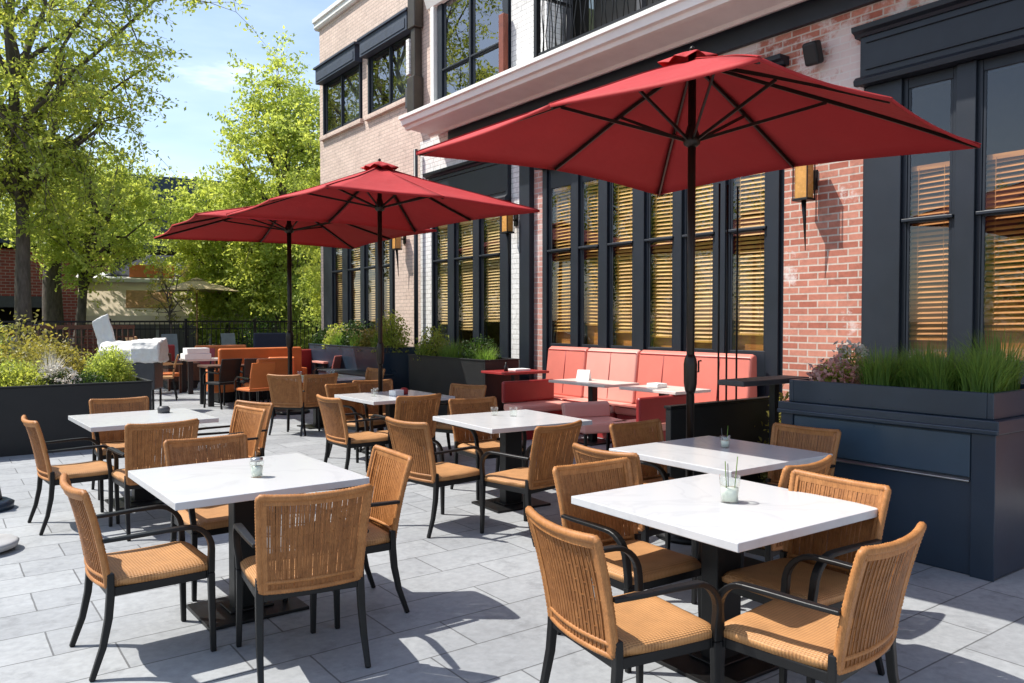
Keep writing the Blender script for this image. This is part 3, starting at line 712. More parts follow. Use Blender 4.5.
# ------------------------------------------------------------------ planters
rs = np.random.RandomState(5)
def leaves_mesh(name, P, size, mat, parent, upbias=.3, aspect=.55, rng=rs):
    """P (n,3) leaf centres -> one mesh of small folded leaves"""
    n = len(P)
    if n == 0: return None
    d = rng.normal(size=(n, 3)); d[:, 2] -= .25; d /= np.linalg.norm(d, axis=1)[:, None]
    nrm = rng.normal(size=(n, 3)); nrm[:, 2] += upbias*3; 
    a = np.cross(d, nrm); a /= (np.linalg.norm(a, axis=1)[:, None]+1e-9)
    nn = np.cross(a, d)
    s = size*rng.uniform(.6, 1.25, n)[:, None]
    v = np.empty((n, 5, 3), np.float32)
    v[:, 0] = P - d*s*.5; v[:, 1] = P + a*s*aspect*.5 + nn*s*.10 - d*s*.06; v[:, 2] = P + d*s*.5; v[:, 3] = P - a*s*aspect*.5 + nn*s*.10 - d*s*.06; v[:, 4] = P
    me = bpy.data.meshes.new(name)
    me.vertices.add(n*4); vv = v[:, :4]
    me.vertices.foreach_set('co', vv.reshape(-1))
    idx = (np.arange(n)*4)[:, None] + np.array([0, 1, 2, 0, 2, 3])
    me.loops.add(n*6); me.loops.foreach_set('vertex_index', idx.reshape(-1).astype(np.int32))
    me.polygons.add(n*2); me.polygons.foreach_set('loop_start', np.arange(0, n*6, 3, dtype=np.int32)); me.polygons.foreach_set('loop_total', np.full(n*2, 3, np.int32))
    me.update(calc_edges=True); me.validate()
    me.materials.append(M[mat])
    o = bpy.data.objects.new(name, me); col.objects.link(o); o.parent = parent
    return o
def planter(name, x0, x1, y0, y1, h, mat, label, tier=None):
    t = empty(name, ((x0+x1)/2, (y0+y1)/2, 0), 0, label, 'planter')
    ax, ay = (x1-x0)/2, (y1-y0)/2
    if tier is None:
        b = MB(); th = .035
        b.box(-ax, ax, -ay, -ay+th, 0, h); b.box(-ax, ax, ay-th, ay, 0, h); b.box(-ax, -ax+th, -ay+th, ay-th, 0, h); b.box(ax-th, ax, -ay+th, ay-th, 0, h)
        b.build('body', mat, t, .006)
        r = MB(); r.box(-ax-.012, ax+.012, -ay-.012, -ay+.04, h+.001, h+.02); r.box(-ax-.012, ax+.012, ay-.04, ay+.012, h+.001, h+.02); r.box(-ax-.012, -ax+.04, -ay+.041, ay-.041, h+.001, h+.02); r.box(ax-.04, ax+.012, -ay+.041, ay-.041, h+.001, h+.02)
        r.build('rim', mat, t, .003)
    MB().box(-ax+.04, ax-.04, -ay+.04, ay-.04, .02, h-.06).build('soil_fill', 'soil', t)
    return t
# big two-tier navy planter
RX0, RX1, RY0, RY1 = 5.20, 6.30, 2.13, 3.68
t = empty('two_tier_planter', (RX0, RY0, 0), 0, 'large two-tier navy planter box at the right edge holding grasses', 'planter')
L = RY1-RY0; W = RX1-RX0
MB().box(.03, W-.03, .03, L-.03, 0, .90).build('body', 'navy2', t, .01)
b = MB(); b.box(0, W, 0, L, .901, .985); b.prism([(-.012, .90), (-.012, .93), (.0, .935), (.0, .90)], 0.001, L-.001); b.build('ledge', 'navy2', t, .008)
th = .04; b = MB(); x0, x1, y0, y1 = .05, W-.05, .05, L-.06
b.box(x0, x1, y0, y0+th, .9855, 1.15); b.box(x0, x1, y1-th, y1, .9855, 1.15); b.box(x0, x0+th, y0+th, y1-th, .9855, 1.15); b.box(x1-th, x1, y0+th, y1-th, .9855, 1.15); b.build('upper_box', 'navy2', t, .006)
MB().box(x0+th, x1-th, y0+th, y1-th, .9855, 1.09).build('soil_fill', 'soil', t)
MB().box(.012, .029, .02, .16, 0, .899).build('corner_post', 'navy2', t, .004); MB().box(.012, .029, L-.12, L-.02, 0, .899).build('corner_post', 'navy2', t, .004)
b = MB(); b.prism([(.029, .59), (.006, .59), (.006, .60), (.029, .615)], .17, L-.14); b.build('moulding', 'steel', t, .003)
MB().box(.018, .029, .17, L-.13, .62, .885).build('sky_sheen_panel', 'skysheen', t, .004)  # added panel, its lighter blue paints the sky's reflection on the planter front
P_left = planter('black_planter', -2.2, 2.30, 11.0, 12.7, .80, 'planterblack', 'long low black planter at the left edge, filled with shrubs')
P_mid = planter('navy_planter', 6.62, 7.25, 9.72, 12.05, .99, 'planterblack', 'tall dark planter by the windows, behind the middle table and beside the booths')
P_far = planter('navy_planter', 6.55, 7.3, 12.9, 16.3, 1.08, 'navy2', 'tall dark planter by the far windows behind the second parasol pole')
b = empty('utility_box', (6.3, 13.4, 0), 0, 'low blue-grey utility box in front of the far tall planter', 'box')
MB().box(-.25, .2, -1.0, 1.2, 0, .62).build('body', 'navy2', b, .01); MB().box(-.27, .22, -1.02, 1.22, .621, .65).build('lid', 'navy', b, .005)

def grass_tuft(x, y, z, r, h, n, label, mat='grassblade', cat='grass', group=None, heads=None):
    t = empty('ornamental_grass', (x, y, z), 0, label, cat, group)
    vs = []; fs = []
    for i in range(n):
        a = random.uniform(0, 6.283); rr = r*math.sqrt(random.random())*.75; lean = random.uniform(.02, .95)**1.3*h*.8; a2 = a+random.uniform(-.7, .7); hh = h*random.uniform(.55, 1.08)
        bx, by = rr*math.cos(a), rr*math.sin(a); w = random.uniform(.0025, .005); sx, sy = -math.sin(a2)*w, math.cos(a2)*w
        o = len(vs); K = 5
        for k in range(K):
            f = k/(K-1); q = lean*f**2.1; zz = hh*(f - .12*f**3*lean/h*2); ww = (1-f**1.5)*1.0+.05
            px, py = bx+math.cos(a2)*q, by+math.sin(a2)*q
            vs += [(px-sx*ww, py-sy*ww, zz), (px+sx*ww, py+sy*ww, zz)]
        for k in range(K-1): fs.append((o+2*k, o+2*k+1, o+2*k+3, o+2*k+2))
    m = MB(); m.add(vs, fs); m.build('blades', mat, t)
    if heads:
        P = np.array([[random.gauss(0, r*.7), random.gauss(0, r*.7), h*random.uniform(.6, 1.0)] for _ in range(heads[1])])
        leaves_mesh('flowers', P, heads[2], heads[0], t)['kind'] = 'stuff'
    return t
def shrub(x, y, z, r, h, n, leaf, mat, label, cat='shrub', flower=None, name='shrub', lump=.25):
    t = empty(name, (x, y, z), 0, label, cat)
    s = MB(); tips = []
    for i in range(14):
        a = i*2.4; rr = r*.7*math.sqrt((i+.5)/14); tip = (rr*math.cos(a), rr*math.sin(a), h*random.uniform(.5, .8)); tips.append(tip)
        s.tube([(tip[0]*.1, tip[1]*.1, -.05), (tip[0]*.6, tip[1]*.6, tip[2]*.5), tip], [.012, .008, .003], 5)
    s.build('stems', 'bark', t)
    d = rs.normal(size=(n, 3)); d /= np.linalg.norm(d, axis=1)[:, None]; d[:, 2] = np.abs(d[:, 2])*1.0 - .25*(rs.rand(n) < .35)
    lum = 1 + lump*np.sin(d[:, 0]*7+x*5)*np.sin(d[:, 1]*6+y*3)*np.cos(d[:, 2]*5)
    rad = (rs.rand(n)**.30)*lum*rs.uniform(.85, 1.1, n)
    P = d*rad[:, None]*np.array([r, r, h]) ; P[:, 2] = np.maximum(P[:, 2], .0)
    leaves_mesh('foliage', P, leaf, mat, t)
    if flower:
        k = flower[1]; d = rs.normal(size=(k, 3)); d /= np.linalg.norm(d, axis=1)[:, None]; d[:, 2] = np.abs(d[:, 2])
        c = d*np.array([r, r, h])*1.02; P = np.repeat(c, 9, 0) + rs.normal(size=(k*9, 3))*flower[2]
        leaves_mesh('flowers', P, flower[2]*2.2, flower[0], t)['kind'] = 'stuff'
    return t
# right planter planting
for i, (x, y, h, l) in enumerate([(5.47, 3.02, .34, 'grass tuft leftmost in the navy two-tier planter, next to the pink flowers'),
        (5.58, 2.82, .30, 'grass tuft standing low between two taller ones in the two-tier planter'),
        (5.50, 2.62, .35, 'tall grass tuft in the middle of the two-tier planter'),
        (5.50, 2.36, .36, 'grass tuft at the right-hand front end of the two-tier planter'),
        (5.95, 2.45, .46, 'tallest grass tuft at the back right of the two-tier planter'),
        (5.95, 2.95, .36, 'grass tuft at the back of the two-tier planter behind the leftmost one')]):
    grass_tuft(x, y, 1.09, .17, h, 520, l, group='grasses in the two-tier planter')
shrub(5.52, 3.40, 1.09, .17, .20, 1500, .03, 'leaf', 'small leafy plant with pale pink flowers at the left end of the two-tier planter', flower=('petalpale', 60, .022), name='flowering_plant')
shrub(5.85, 3.48, 1.09, .16, .30, 900, .03, 'leaf', 'pale white-flowered plant against the brick pier in the two-tier planter', flower=('petalwhite', 50, .022), name='flowering_plant')
shrub(5.70, 3.25, 1.09, .15, .22, 700, .028, 'leaf', 'low mixed flowering plant between the pink flowers and the grasses', flower=('petalpale', 24, .020), name='flowering_plant')
shrub(6.3, 4.35, .0, .28, 1.0, 2400, .05, 'leafyellow', 'orange-tinged bush behind the left end of the two-tier planter')
# left planter planting (z = .74)
Z = .74
for a in [(.25, 11.75, .62, .55, 4200, .055, 'leaf2', 'bright green bush at the left edge of the picture in the black planter'),
          (.85, 11.45, .40, .38, 2600, .045, 'leaf', 'low green shrub at the foot of the front tree in the black planter'),
          (1.30, 12.2, .55, .60, 6500, .05, 'leafyellow', 'olive-yellow bush right of the front tree in the black planter'),
          (1.93, 11.75, .33, .50, 7500, .036, 'leaf2', 'round bright green clipped shrub at the right end of the black planter'),
          (1.62, 11.35, .25, .22, 1400, .035, 'leafdark', 'low dark shrub between the white flowers and the round bright shrub'),
          (-.6, 12.0, .6, .9, 3600, .06, 'leaf', 'tall green bush beyond the left edge of the picture in the black planter')]:
    shrub(a[0], a[1], Z, a[2], a[3], a[4], a[5], a[6], a[7])
shrub(1.28, 11.35, Z, .25, .28, 900, .03, 'leafdark', 'white flowering plant in the middle of the black planter', flower=('petalwhite', 60, .02), name='flowering_plant')
grass_tuft(1.22, 11.5, Z, .10, .52, 160, 'pale silvery grass rising over the white flowers in the black planter', 'petalwhite')
# mid planters
for i in range(5):
    grass_tuft(6.8+.15*(i % 2), 9.98+.45*i, .93, .2, .30+.06*(i % 3), 260, ['dark green grass at the near end of the tall dark planter', 'grass second from the near end of the tall dark planter', 'grass tuft halfway along the tall dark planter', 'grass with straw flower heads toward the far end of the tall dark planter', 'grass at the far end of the tall dark planter with straw heads'][i], 'grassblade', heads=('petalstraw', 60, .035) if i > 2 else None, group='grasses in the tall dark planter')
shrub(6.95, 10.35, .93, .30, .42, 2600, .045, 'leafdark', 'dark leafy shrub in the near half of the tall dark planter')
shrub(6.9, 11.75, .93, .3, .55, 1800, .05, 'leaf', 'taller light green shrub at the far end of the tall dark planter')
for i, (yy, h, mt) in enumerate([(13.2, .75, 'leaf2'), (13.9, .45, 'leafyellow'), (14.7, .60, 'leafdark'), (15.5, .5, 'leaf'), (16.1, .42, 'leafdark')]):
    shrub(6.9, yy, 1.02, .36, h, 2400, .06, mt, ['tall bright bush at the near end of the far tall planter', 'olive bush second in the far tall planter', 'dark bush in the middle of the far tall planter', 'green bush fourth along the far tall planter', 'small dark bush at the far end of the far tall planter'][i])
for i in range(3): grass_tuft(6.7, 13.3+.9*i, 1.02, .2, .42, 200, ['straw-headed grass at the near end of the far tall planter', 'straw-headed grass halfway along the far tall planter', 'straw-headed grass near the far end of the far tall planter'][i], heads=('petalstraw', 50, .04))
shrub(7.5, 12.5, 0, .32, 1.45, 4200, .06, 'leaf', 'tall slender bush standing on the terrace between the two tall dark planters')

# ------------------------------------------------------------------ booth seating along the windows
def booth(y0, y1, mat, label):
    t = empty('booth_bench', (7.45, (y0+y1)/2, 0), 0, label, 'booth', 'vinyl booth benches under the windows')
    h = (y1-y0)/2
    b = MB(); b.prism([(.28, .46), (.22, .46), (.30, 1.16), (.36, 1.195), (.42, 1.18), (.44, .46)], -h, h)
    b.build('backrest', mat, t, .03, 3)
    p = MB(); n = max(2, int(round((y1-y0)/.45)))
    for i in range(1, n): yy = -h+2*h*i/n; p.tube([(.226, yy, .50), (.262, yy, .85), (.300, yy, 1.15)], .006, 6)
    p.tube([(.298, -h+.02, 1.145), (.298, h-.02, 1.145)], .007, 6); p.build('piping', 'redv', t)
    p = MB(); p.tube([(-.162, -h+.02, .462), (-.162, h-.02, .462)], .007, 6); p.build('seat_piping', 'redv', t)
    MB().box(-.16, .24, -h, h, .36, .47).build('seat', mat, t, .03, 3)
    MB().box(-.12, .42, -h+.02, h-.02, 0, .358).build('plinth', 'redv', t, .005)
    return t
booth(8.76, 9.65, 'coral', 'coral booth bench at the left end of the row under the windows')
booth(7.71, 8.74, 'pink', 'pale pink booth bench between the two coral ones')
booth(5.85, 7.68, 'coral', 'long coral booth bench at the right end of the row, behind the parasol pole')
def side_bench(x, y, label, a=0):
    t = empty('booth_bench', (x, y, 0), a, label, 'booth', 'vinyl booth benches under the windows')
    MB().box(-.45, .45, -.22, .22, .36, .46).build('seat', 'pink', t, .03, 3); MB().box(-.42, .42, -.19, .19, 0, .358).build('plinth', 'redv', t, .005)
    b = MB(); b.box(-.45, .45, .20, .27, .461, .76); b.build('backrest', 'redv', t, .03, 3); return t
side_bench(6.75, 8.6, 'pink-seated side bench with dark red back behind the cream booth table')
side_bench(6.6, 6.35, 'low red side bench half hidden by the black screen', math.pi)
def btable(x, y, w, d, z, label, top='cream', leg='black'):
    t = empty('booth_table', (x, y, 0), 0, label, 'table')
    MB().box(-w/2, w/2, -d/2, d/2, z-.035, z).build('table_top', top, t, .006, 3)
    MB().box(-.045, .045, -.045, .045, .02, z-.036).build('pedestal', leg, t, .004); MB().box(-.22, .22, -.22, .22, 0, .02).build('base_plate', leg, t, .003)
    return t
btable(6.98, 7.75, .60, 1.1, .80, 'cream booth table with a black post in front of the pink bench')
btable(6.98, 6.5, .6, .9, .80, 'cream booth table nearer the parasol pole with napkins on it')
btable(6.9, 9.35, .8, .6, .86, 'dark red edged booth table at the left end beside the tall dark planter', 'redv')
t = empty('high_counter', (5.68, 4.15, 0), 0, 'narrow dark high counter on posts between the black screen and the brick pier', 'table')
MB().box(-.45, .45, -.13, .13, 1.065, 1.11).build('counter_top', 'darkgrey', t, .008); MB().box(.1, .16, -.03, .03, 0, 1.064).build('post', 'black', t, .004)
t = empty('napkin_stack', (7.0, 6.6, .8005), 0, 'stack of white napkins on the nearer booth table', 'napkins')
MB().box(-.12, .05, -.09, .09, 0, .05).build('napkins', 'paper', t, .01); 
t = empty('napkin_holder', (7.0, 7.95, .8005), R(25), 'white folded menus standing on the cream booth table', 'napkins')
MB().prism([(-.06, 0), (0, .14), (.06, 0)], -.09, .09).build('folded_card', 'paper', t)
t = empty('tray', (6.85, 9.3, .8605), 0, 'small white tray with dark bottles on the dark red edged booth table', 'tray')
MB().box(-.05, .22, -.10, .10, 0, .03).build('tray_base', 'paper', t, .006); MB().lathe([(.001, 0), (.03, 0), (.03, .07), (.012, .10), (.012, .13), (.001, .13)], 12, (-.15, 0, 0), cap=False).build('bottle', 'planterblack', t)
# red low chairs in front of the booth
def red_chair(x, y, a, label, mat='redv', w=.6, h=.72):
    t = empty('vinyl_chair', (x, y, 0), a, label, 'chair')
    MB().box(-w/2, w/2, -.27, .27, .34, .46).build('seat', mat, t, .03, 3)
    b = MB(); b.prism([(-.24, .46), (-.30, .46), (-.36, h), (-.31, h+.02), (-.26, h-.01)], -w/2, w/2, 'X'); b.build('backrest', mat, t, .015, 2)
    for sx in (-1, 1):
        for sy in (-1, 1): MB().bar([(sx*(w/2-.04), sy*.22, .345), (sx*(w/2-.03), sy*.25, 0)], .03, .03).build('leg', 'black', t)
    return t
red_chair(6.15, 6.75, R(165), 'low pink vinyl chair in front of the booth tables beside the nearest parasol table', 'pink', .6, .62)
# black screen with slender posts
t = empty('black_screen', (5.76, 4.6, 0), 0, 'low black screen panel with slender upright rods behind the nearest parasol', 'screen')
MB().box(-.77, .77, -.03, .03, .04, .855).build('panel', 'planterblack', t, .006); MB().box(-.78, .78, -.04, .04, .856, .88).build('cap_rail', 'black', t, .004)
for xx in (-.13, -.02, .12): MB().tube([(xx, 0, .88), (xx, 0, 2.80)], .009, 8).build('rod', 'black', t)
for xx in (-.65, .65): MB().box(xx-.04, xx+.04, -.2, -.04, 0, .04).build('foot', 'black', t, .003)
# bits at the left edge of the frame
t = empty('parasol_weight', (.36, 8.0, 0), 0, 'dark stacked parasol base weight cut off by the left edge of the picture', 'base weight')
MB().lathe([(.001, 0), (.25, 0), (.26, .06), (.2, .09), (.001, .09)], 28, cap=False).build('lower_disc', 'navy2', t); MB().lathe([(.001, .091), (.15, .091), (.12, .26), (.05, .30), (.03, .42), (.001, .42)], 24, cap=False).build('upper_cone', 'darkgrey', t); t.scale = (.8, .8, .9)
t = empty('stone_disc', (.27, 6.55, 0), 0, 'pale grey stone disc at the left edge of the picture below the dark weight', 'disc')
MB().lathe([(.001, 0), (.14, 0), (.21, .03), (.22, .06), (.20, .075), (.001, .075)], 28, cap=False).build('slab', 'lightgrey', t)

# ------------------------------------------------------------------ background terrace furniture
def sofa(x, y, a, w, mat, label, name='vinyl_sofa', h=.85):
    t = empty(name, (x, y, 0), a, label, 'sofa')
    MB().box(-w/2, w/2, -.3, .3, .22, .45).build('seat', mat, t, .04, 3); MB().box(-w/2, w/2, .301, .42, .2, h).build('backrest', mat, t, .04, 3)
    for s_ in (-1, 1): MB().box(s_*(w/2+.06)-.06, s_*(w/2+.06)+.06, -.3, .42, .2, .62).build('armrest', mat, t, .03, 3)
    MB().box(-w/2, w/2, -.25, .35, .02, .199).build('plinth', 'planterblack', t); return t
sofa(5.3, 16.1, R(4), 1.7, 'orange', 'long orange vinyl sofa with its high back, behind the dark table near the farthest parasol', h=1.05).rotation_euler = (0, 0, R(184))
sofa(6.45, 16.6, R(184), 1.0, 'redv', 'short red vinyl sofa right of the long orange one by the parasol pole', h=.98)
sofa(6.1, 21.5, R(180), 1.3, 'orange', 'low rounded orange sofa farther back in front of the fence', h=.95)
sofa(7.5, 21.8, R(180), .9, 'navycloth', 'dark navy sofa in front of the fence right of the low orange one', h=1.25)
sofa(4.5, 21.0, R(180), .7, 'redv', 'dark red armchair behind the white-topped crate table', h=1.0)
sofa(4.75, 19.6, R(90), .8, 'darkwood', 'brown low sofa beside the leaning wooden chair')
red_chair(4.95, 14.4, R(8), 'boxy orange vinyl chair with its back to us left of the farthest parasol table', 'orange', .62, .90)
red_chair(5.6, 15.2, R(170), 'orange vinyl chair between the farthest parasol pole and the orange sofa', 'orange', .5, .85)
def slim_chair(x, y, a, label, mat='orange'):
    t = empty('dining_chair', (x, y, 0), R(a), label, 'chair', 'chairs in the background seating')
    MB().box(-.22, .22, -.22, .22, .43, .475).build('seat', mat, t, .015)
    MB().bar([(0, -.205, .48), (0, -.24, .7), (0, -.30, .90)], .43, .03).build('backrest', mat, t, .012)
    for sx in (-1, 1):
        MB().bar([(sx*.20, .20, .43), (sx*.21, .23, 0)], .026, .026).build('leg', 'black', t)
        MB().bar([(sx*.20, -.20, .43), (sx*.21, -.27, 0)], .026, .026).build('leg', 'black', t)
        MB().bar([(sx*.235, -.24, .64), (sx*.24, .12, .66), (sx*.235, .20, .60), (sx*.22, .22, .43)], .03, .02).build('armrest', 'black', t)
    return t
slim_chair(4.35, 13.2, 12, 'orange chair with its back to us standing just left of the farthest parasol pole')
slim_chair(4.30, 14.85, 20, 'dark chair tucked under the left end of the thick-legged dark table', 'planterblack')
slim_chair(4.85, 14.75, -8, 'dark chair tucked under the right end of the thick-legged dark table', 'planterblack')
slim_chair(3.75, 17.0, 75, 'brown chair turned sideways left of the dark table with thick legs', 'tanwood')
slim_chair(5.6, 17.6, 160, 'tan chair behind the long orange sofa', 'tanwood')
slim_chair(6.2, 19.0, 200, 'pink chair at the pale table behind the long orange sofa', 'pink')
slim_chair(7.1, 19.2, 170, 'orange chair at the right end of the pale table behind the sofas')
slim_chair(6.4, 14.9, 30, 'coral chair in front of the pink-topped background table', 'coral')
slim_chair(5.4, 20.2, 150, 'dark red chair between the white-topped table and the fence', 'redv')
def dark_table(x, y, w, d, label, top='darkwood'):
    t = empty('dark_table', (x, y, 0), 0, label, 'table')
    MB().box(-w/2, w/2, -d/2, d/2, .71, .75).build('table_top', top, t, .005)
    for sx in (-1, 1):
        for sy in (-1, 1): MB().box(sx*(w/2-.08)-.05, sx*(w/2-.08)+.05, sy*(d/2-.08)-.03, sy*(d/2-.08)+.03, 0, .709).build('leg', 'planterblack', t)
    return t
dark_table(4.5, 15.4, .8, .7, 'dark table with thick black legs in front of the long orange sofa')
dark_table(6.9, 15.6, .9, .6, 'pink-topped table at the right of the background seating', 'pink')
dark_table(4.9, 18.2, .9, .7, 'white-topped table among the background seating', 'cream')
dark_table(6.7, 18.6, 1.0, .7, 'pale table behind the long orange sofa', 'cream')
t = empty('crate_stack', (4.65, 18.05, .7505), 0, 'stack of white boxes on the white-topped background table', 'boxes')
MB().box(-.25, .3, -.2, .2, 0, .12).build('lower_box', 'paper', t, .01); MB().box(-.2, .27, -.18, .18, .1205, .24).build('upper_box', 'paper', t, .01)
# leaning wooden lounge chair
t = empty('wooden_lounge_chair', (4.05, 18.6, 0), R(-80), 'reclined wooden lounge chair with orange cushion, right of the white covered grill', 'chair')
MB().box(-.3, .3, -.3, .35, .36, .44).build('seat', 'orange', t, .02); MB().bar([(0, -.28, .40), (0, -.45, .8), (0, -.60, 1.25)], .56, .05).build('backrest', 'tanwood', t, .01)
for sx in (-1, 1):
    MB().bar([(sx*.29, .33, .62), (sx*.29, .33, 0)], .045, .045).build('leg', 'darkwood', t); MB().bar([(sx*.29, -.25, .42), (sx*.29, -.42, 0)], .045, .045).build('leg', 'darkwood', t)
    MB().box(sx*.29-.035, sx*.29+.035, -.42, .38, .621, .65).build('armrest', 'tanwood', t, .006)
# grey-blue folding chairs
for (x, y, l) in [(5.35, 22.6, 'grey-blue metal chair standing against the black fence'), (7.0, 22.9, 'pale grey-blue chair at the fence behind the navy sofa')]:
    t = empty('metal_chair', (x, y, 0), R(20), l, 'chair')
    MB().box(-.22, .22, -.22, .22, .43, .455).build('seat', 'greyblue', t, .006); MB().bar([(0, .22, .46), (0, .32, 1.22)], .46, .02).build('backrest', 'greyblue', t, .006)
    for sx in (-1, 1):
        for sy in (-1, 1): MB().tube([(sx*.2, sy*.2, .43), (sx*.22, sy*.25, 0)], .013, 6).build('leg', 'steel', t)
# white covered grill
t = empty('covered_grill', (2.92, 15.2, 0), R(-30), 'white covered barbecue grill with its lid tilted up, behind the black planter', 'grill')
MB().box(-.50, .50, -.30, .30, .35, .78).build('cabinet', 'darkgrey', t, .02)
b = MB(); b.prism([(-.36, .781), (-.38, 1.0), (-.30, 1.10), (.18, 1.16), (.34, 1.08), (.36, .781)], -.0, .62, 'X'); b.build('hood', 'canvaswhite', t, .05, 4)
b = MB(); b.prism([(-.33, .781), (-.34, .98), (-.1, 1.10), (.25, 1.12), (.33, .781)], -.70, -.001, 'X'); b.build('cover', 'canvaswhite', t, .04, 4)
MB().box(-.25, .12, -.04, .04, 0, .5, Matrix.Translation((-.55, .05, 1.05)) @ Matrix.Rotation(R(-20), 4, 'Y')).build('lid', 'canvaswhite', t, .03, 3)
for sx in (-1, 1):
    for sy in (-1, 1): MB().box(sx*.45-.02, sx*.45+.02, sy*.25-.02, sy*.25+.02, 0, .349).build('leg', 'black', t)
t.scale = (.78, .78, 1.1)
ctex = bpy.data.textures.new('folds', 'CLOUDS'); ctex.noise_scale = .16
for ch in t.children:
    if ch.name.split('.')[0] in ('hood', 'cover', 'lid'):
        sd_ = ch.modifiers.new('sub', 'SUBSURF'); sd_.subdivision_type = 'SIMPLE'; sd_.levels = sd_.render_levels = 4
        dm = ch.modifiers.new('folds', 'DISPLACE'); dm.texture = ctex; dm.strength = .07; dm.mid_level = .5
        sd2 = ch.modifiers.new('sub2', 'SUBSURF'); sd2.levels = sd2.render_levels = 1
# fence
def fence(x0, x1, y, label, h=1.58):
    t = empty('metal_fence', (x0, y, 0), 0, label, 'fence'); L = x1-x0
    b = MB(); b.box(0, L, -.02, .02, h-.05, h); b.box(0, L, -.015, .015, .15, .19); b.box(0, L, -.015, .015, h-.25, h-.22)
    x = .06
    while x < L: b.box(x-.009, x+.009, -.009, .009, .19, h-.05); x += .13
    b.build('bars', 'black', t)
    x = 0
    while x <= L+.01: MB().box(x-.035, x+.035, -.035, .035, 0, h+.06).build('post', 'black', t); x += 2.0
    return t
fence(-4, 12, 24.2, 'black metal bar fence along the back of the terrace')
# dark lattice bench
t = empty('lattice_bench', (2.4, 17.5, 0), 0, 'dark wooden lattice-backed bench half hidden behind the black planter shrubs', 'bench')
b = MB(); b.box(-.95, .95, -.02, .02, 1.42, 1.5); b.box(-.95, .95, -.02, .02, .9, .96)
for i in range(19): b.box(-.95+i*.104, -.93+i*.104, -.018, .018, .46, 1.42)
for z in (1.1, 1.25): b.box(-.95, .95, .019, .035, z, z+.03)
b.build('lattice_back', 'darkwood', t); MB().box(-.95, .95, -.5, -.03, .42, .46).build('seat', 'darkwood', t)
for sx in (-1, 1): MB().box(sx*.9-.04, sx*.9+.04, -.5, -.42, 0, .419).build('leg', 'darkwood', t); MB().box(sx*.9-.04, sx*.9+.04, -.1, -.03, 0, .419).build('leg', 'darkwood', t)
# market stall
t = empty('market_stall', (7.0, 31, 0), R(-12), 'long market stall with a plain beige awning and navy canvas top beyond the fence', 'stall')
b = MB(); b.prism([(-1.15, 1.75), (-1.15, 1.45), (-1.12, 1.45), (-1.12, 1.73), (.05, 2.92), (.0, 2.95)], -2.8, 3.2, 'X'); b.build('awning_front', 'beige', t)
b = MB(); b.prism([(-.15, 2.95), (-.15, 3.08), (1.2, 3.35), (2.6, 3.05), (2.6, 2.95)], -2.9, 3.3, 'X'); b.build('awning_roof', 'canvaswhite', t, .02)
b = MB(); vs = [(-2.0, .3, 3.2), (2.6, .3, 3.2), (2.6, 2.4, 3.2), (-2.0, 2.4, 3.2), (-.6, 1.2, 4.05), (1.2, 1.2, 4.05)]
b.add(vs, [(0, 1, 5, 4), (1, 2, 5), (2, 3, 4, 5), (3, 0, 4), (0, 3, 2, 1)]); b.build('navy_top', 'navycloth', t)
MB().prism([(-.9, 2.02), (-.3, 2.64), (-.31, 2.66), (-.91, 2.04)], -1.3, .2, 'X').build('tan_panel', 'tanwood', t); MB().box(-1.2, .3, .1, .2, 3.15, 3.6).build('orange_board', 'orange', t)
for xx in (-2.75, -.3, 1.5, 3.1):
    MB().box(xx-.05, xx+.05, -.12, -.06, 0, 3.0).build('post', 'lightgrey', t)
pb = make_parasol('beige_parasol', 1.15, 2.95, 3.42, 'canopybeige', 'tanwood')
pb['label'] = 'small beige parasol in front of the market stall beyond the fence'; pb.location = (7.3, 28.0, 0); pb.scale = (.95, .95, .87)
# brick house, dark building, parked car far behind
t = empty('brick_house', (3.2, 37, 0), 0, 'red brick house with a dark garage opening seen between the tree trunks', 'building')
MB().box(1.2, 3.0, 0, 6, 0, 2.55).build('wall', 'brickfar', t); MB().box(-4.5, 3.0, .1, 6, 2.551, 4.4).build('upper_wall', 'brickfar', t)
MB().box(-4.5, 1.19, 2.5, 2.6, 0, 2.55).build('garage_back', 'interior_dark', t); MB().box(-4.5, -2.6, .1, 2.4, 0, 2.54).build('left_wall', 'stucco', t)
MB().box(-2.55, 1.15, -.02, .09, 2.1, 2.54).build('lintel', 'darkgrey', t)
MB().box(3.02, 6.5, .4, 6, 0, 4.6).build('beige_wing', 'stucco', t); MB().box(-4.7, 6.7, -.2, 6.3, 4.61, 4.8).build('roof', 'bluegrey', t)
for xx in (3.6, 5.0): MB().box(xx, xx+.8, .33, .395, 2.6, 3.9).build('window', 'darkgrey', t)
t = empty('dark_building', (15.2, 62, 0), R(-8), 'grey building with a dark flat roof rising above the trees in the distance', 'building')
MB().box(-6, 7, 0, 10, 0, 10.2).build('wall', 'stucco', t); MB().box(-6.4, 7.4, -.4, 10.4, 10.21, 12.0).build('roof', 'bluegrey', t)
for xx in (-4.5, -1.5, 1.5, 4.5):
    for zz in (1.5, 4.5, 7.4): MB().box(xx, xx+1.4, -.05, -.005, zz, zz+1.8).build('window', 'darkgrey', t)
MB().box(3.4, 4.9, -.08, -.06, 7.2, 9.9).build('pale_panel', 'beige', t)
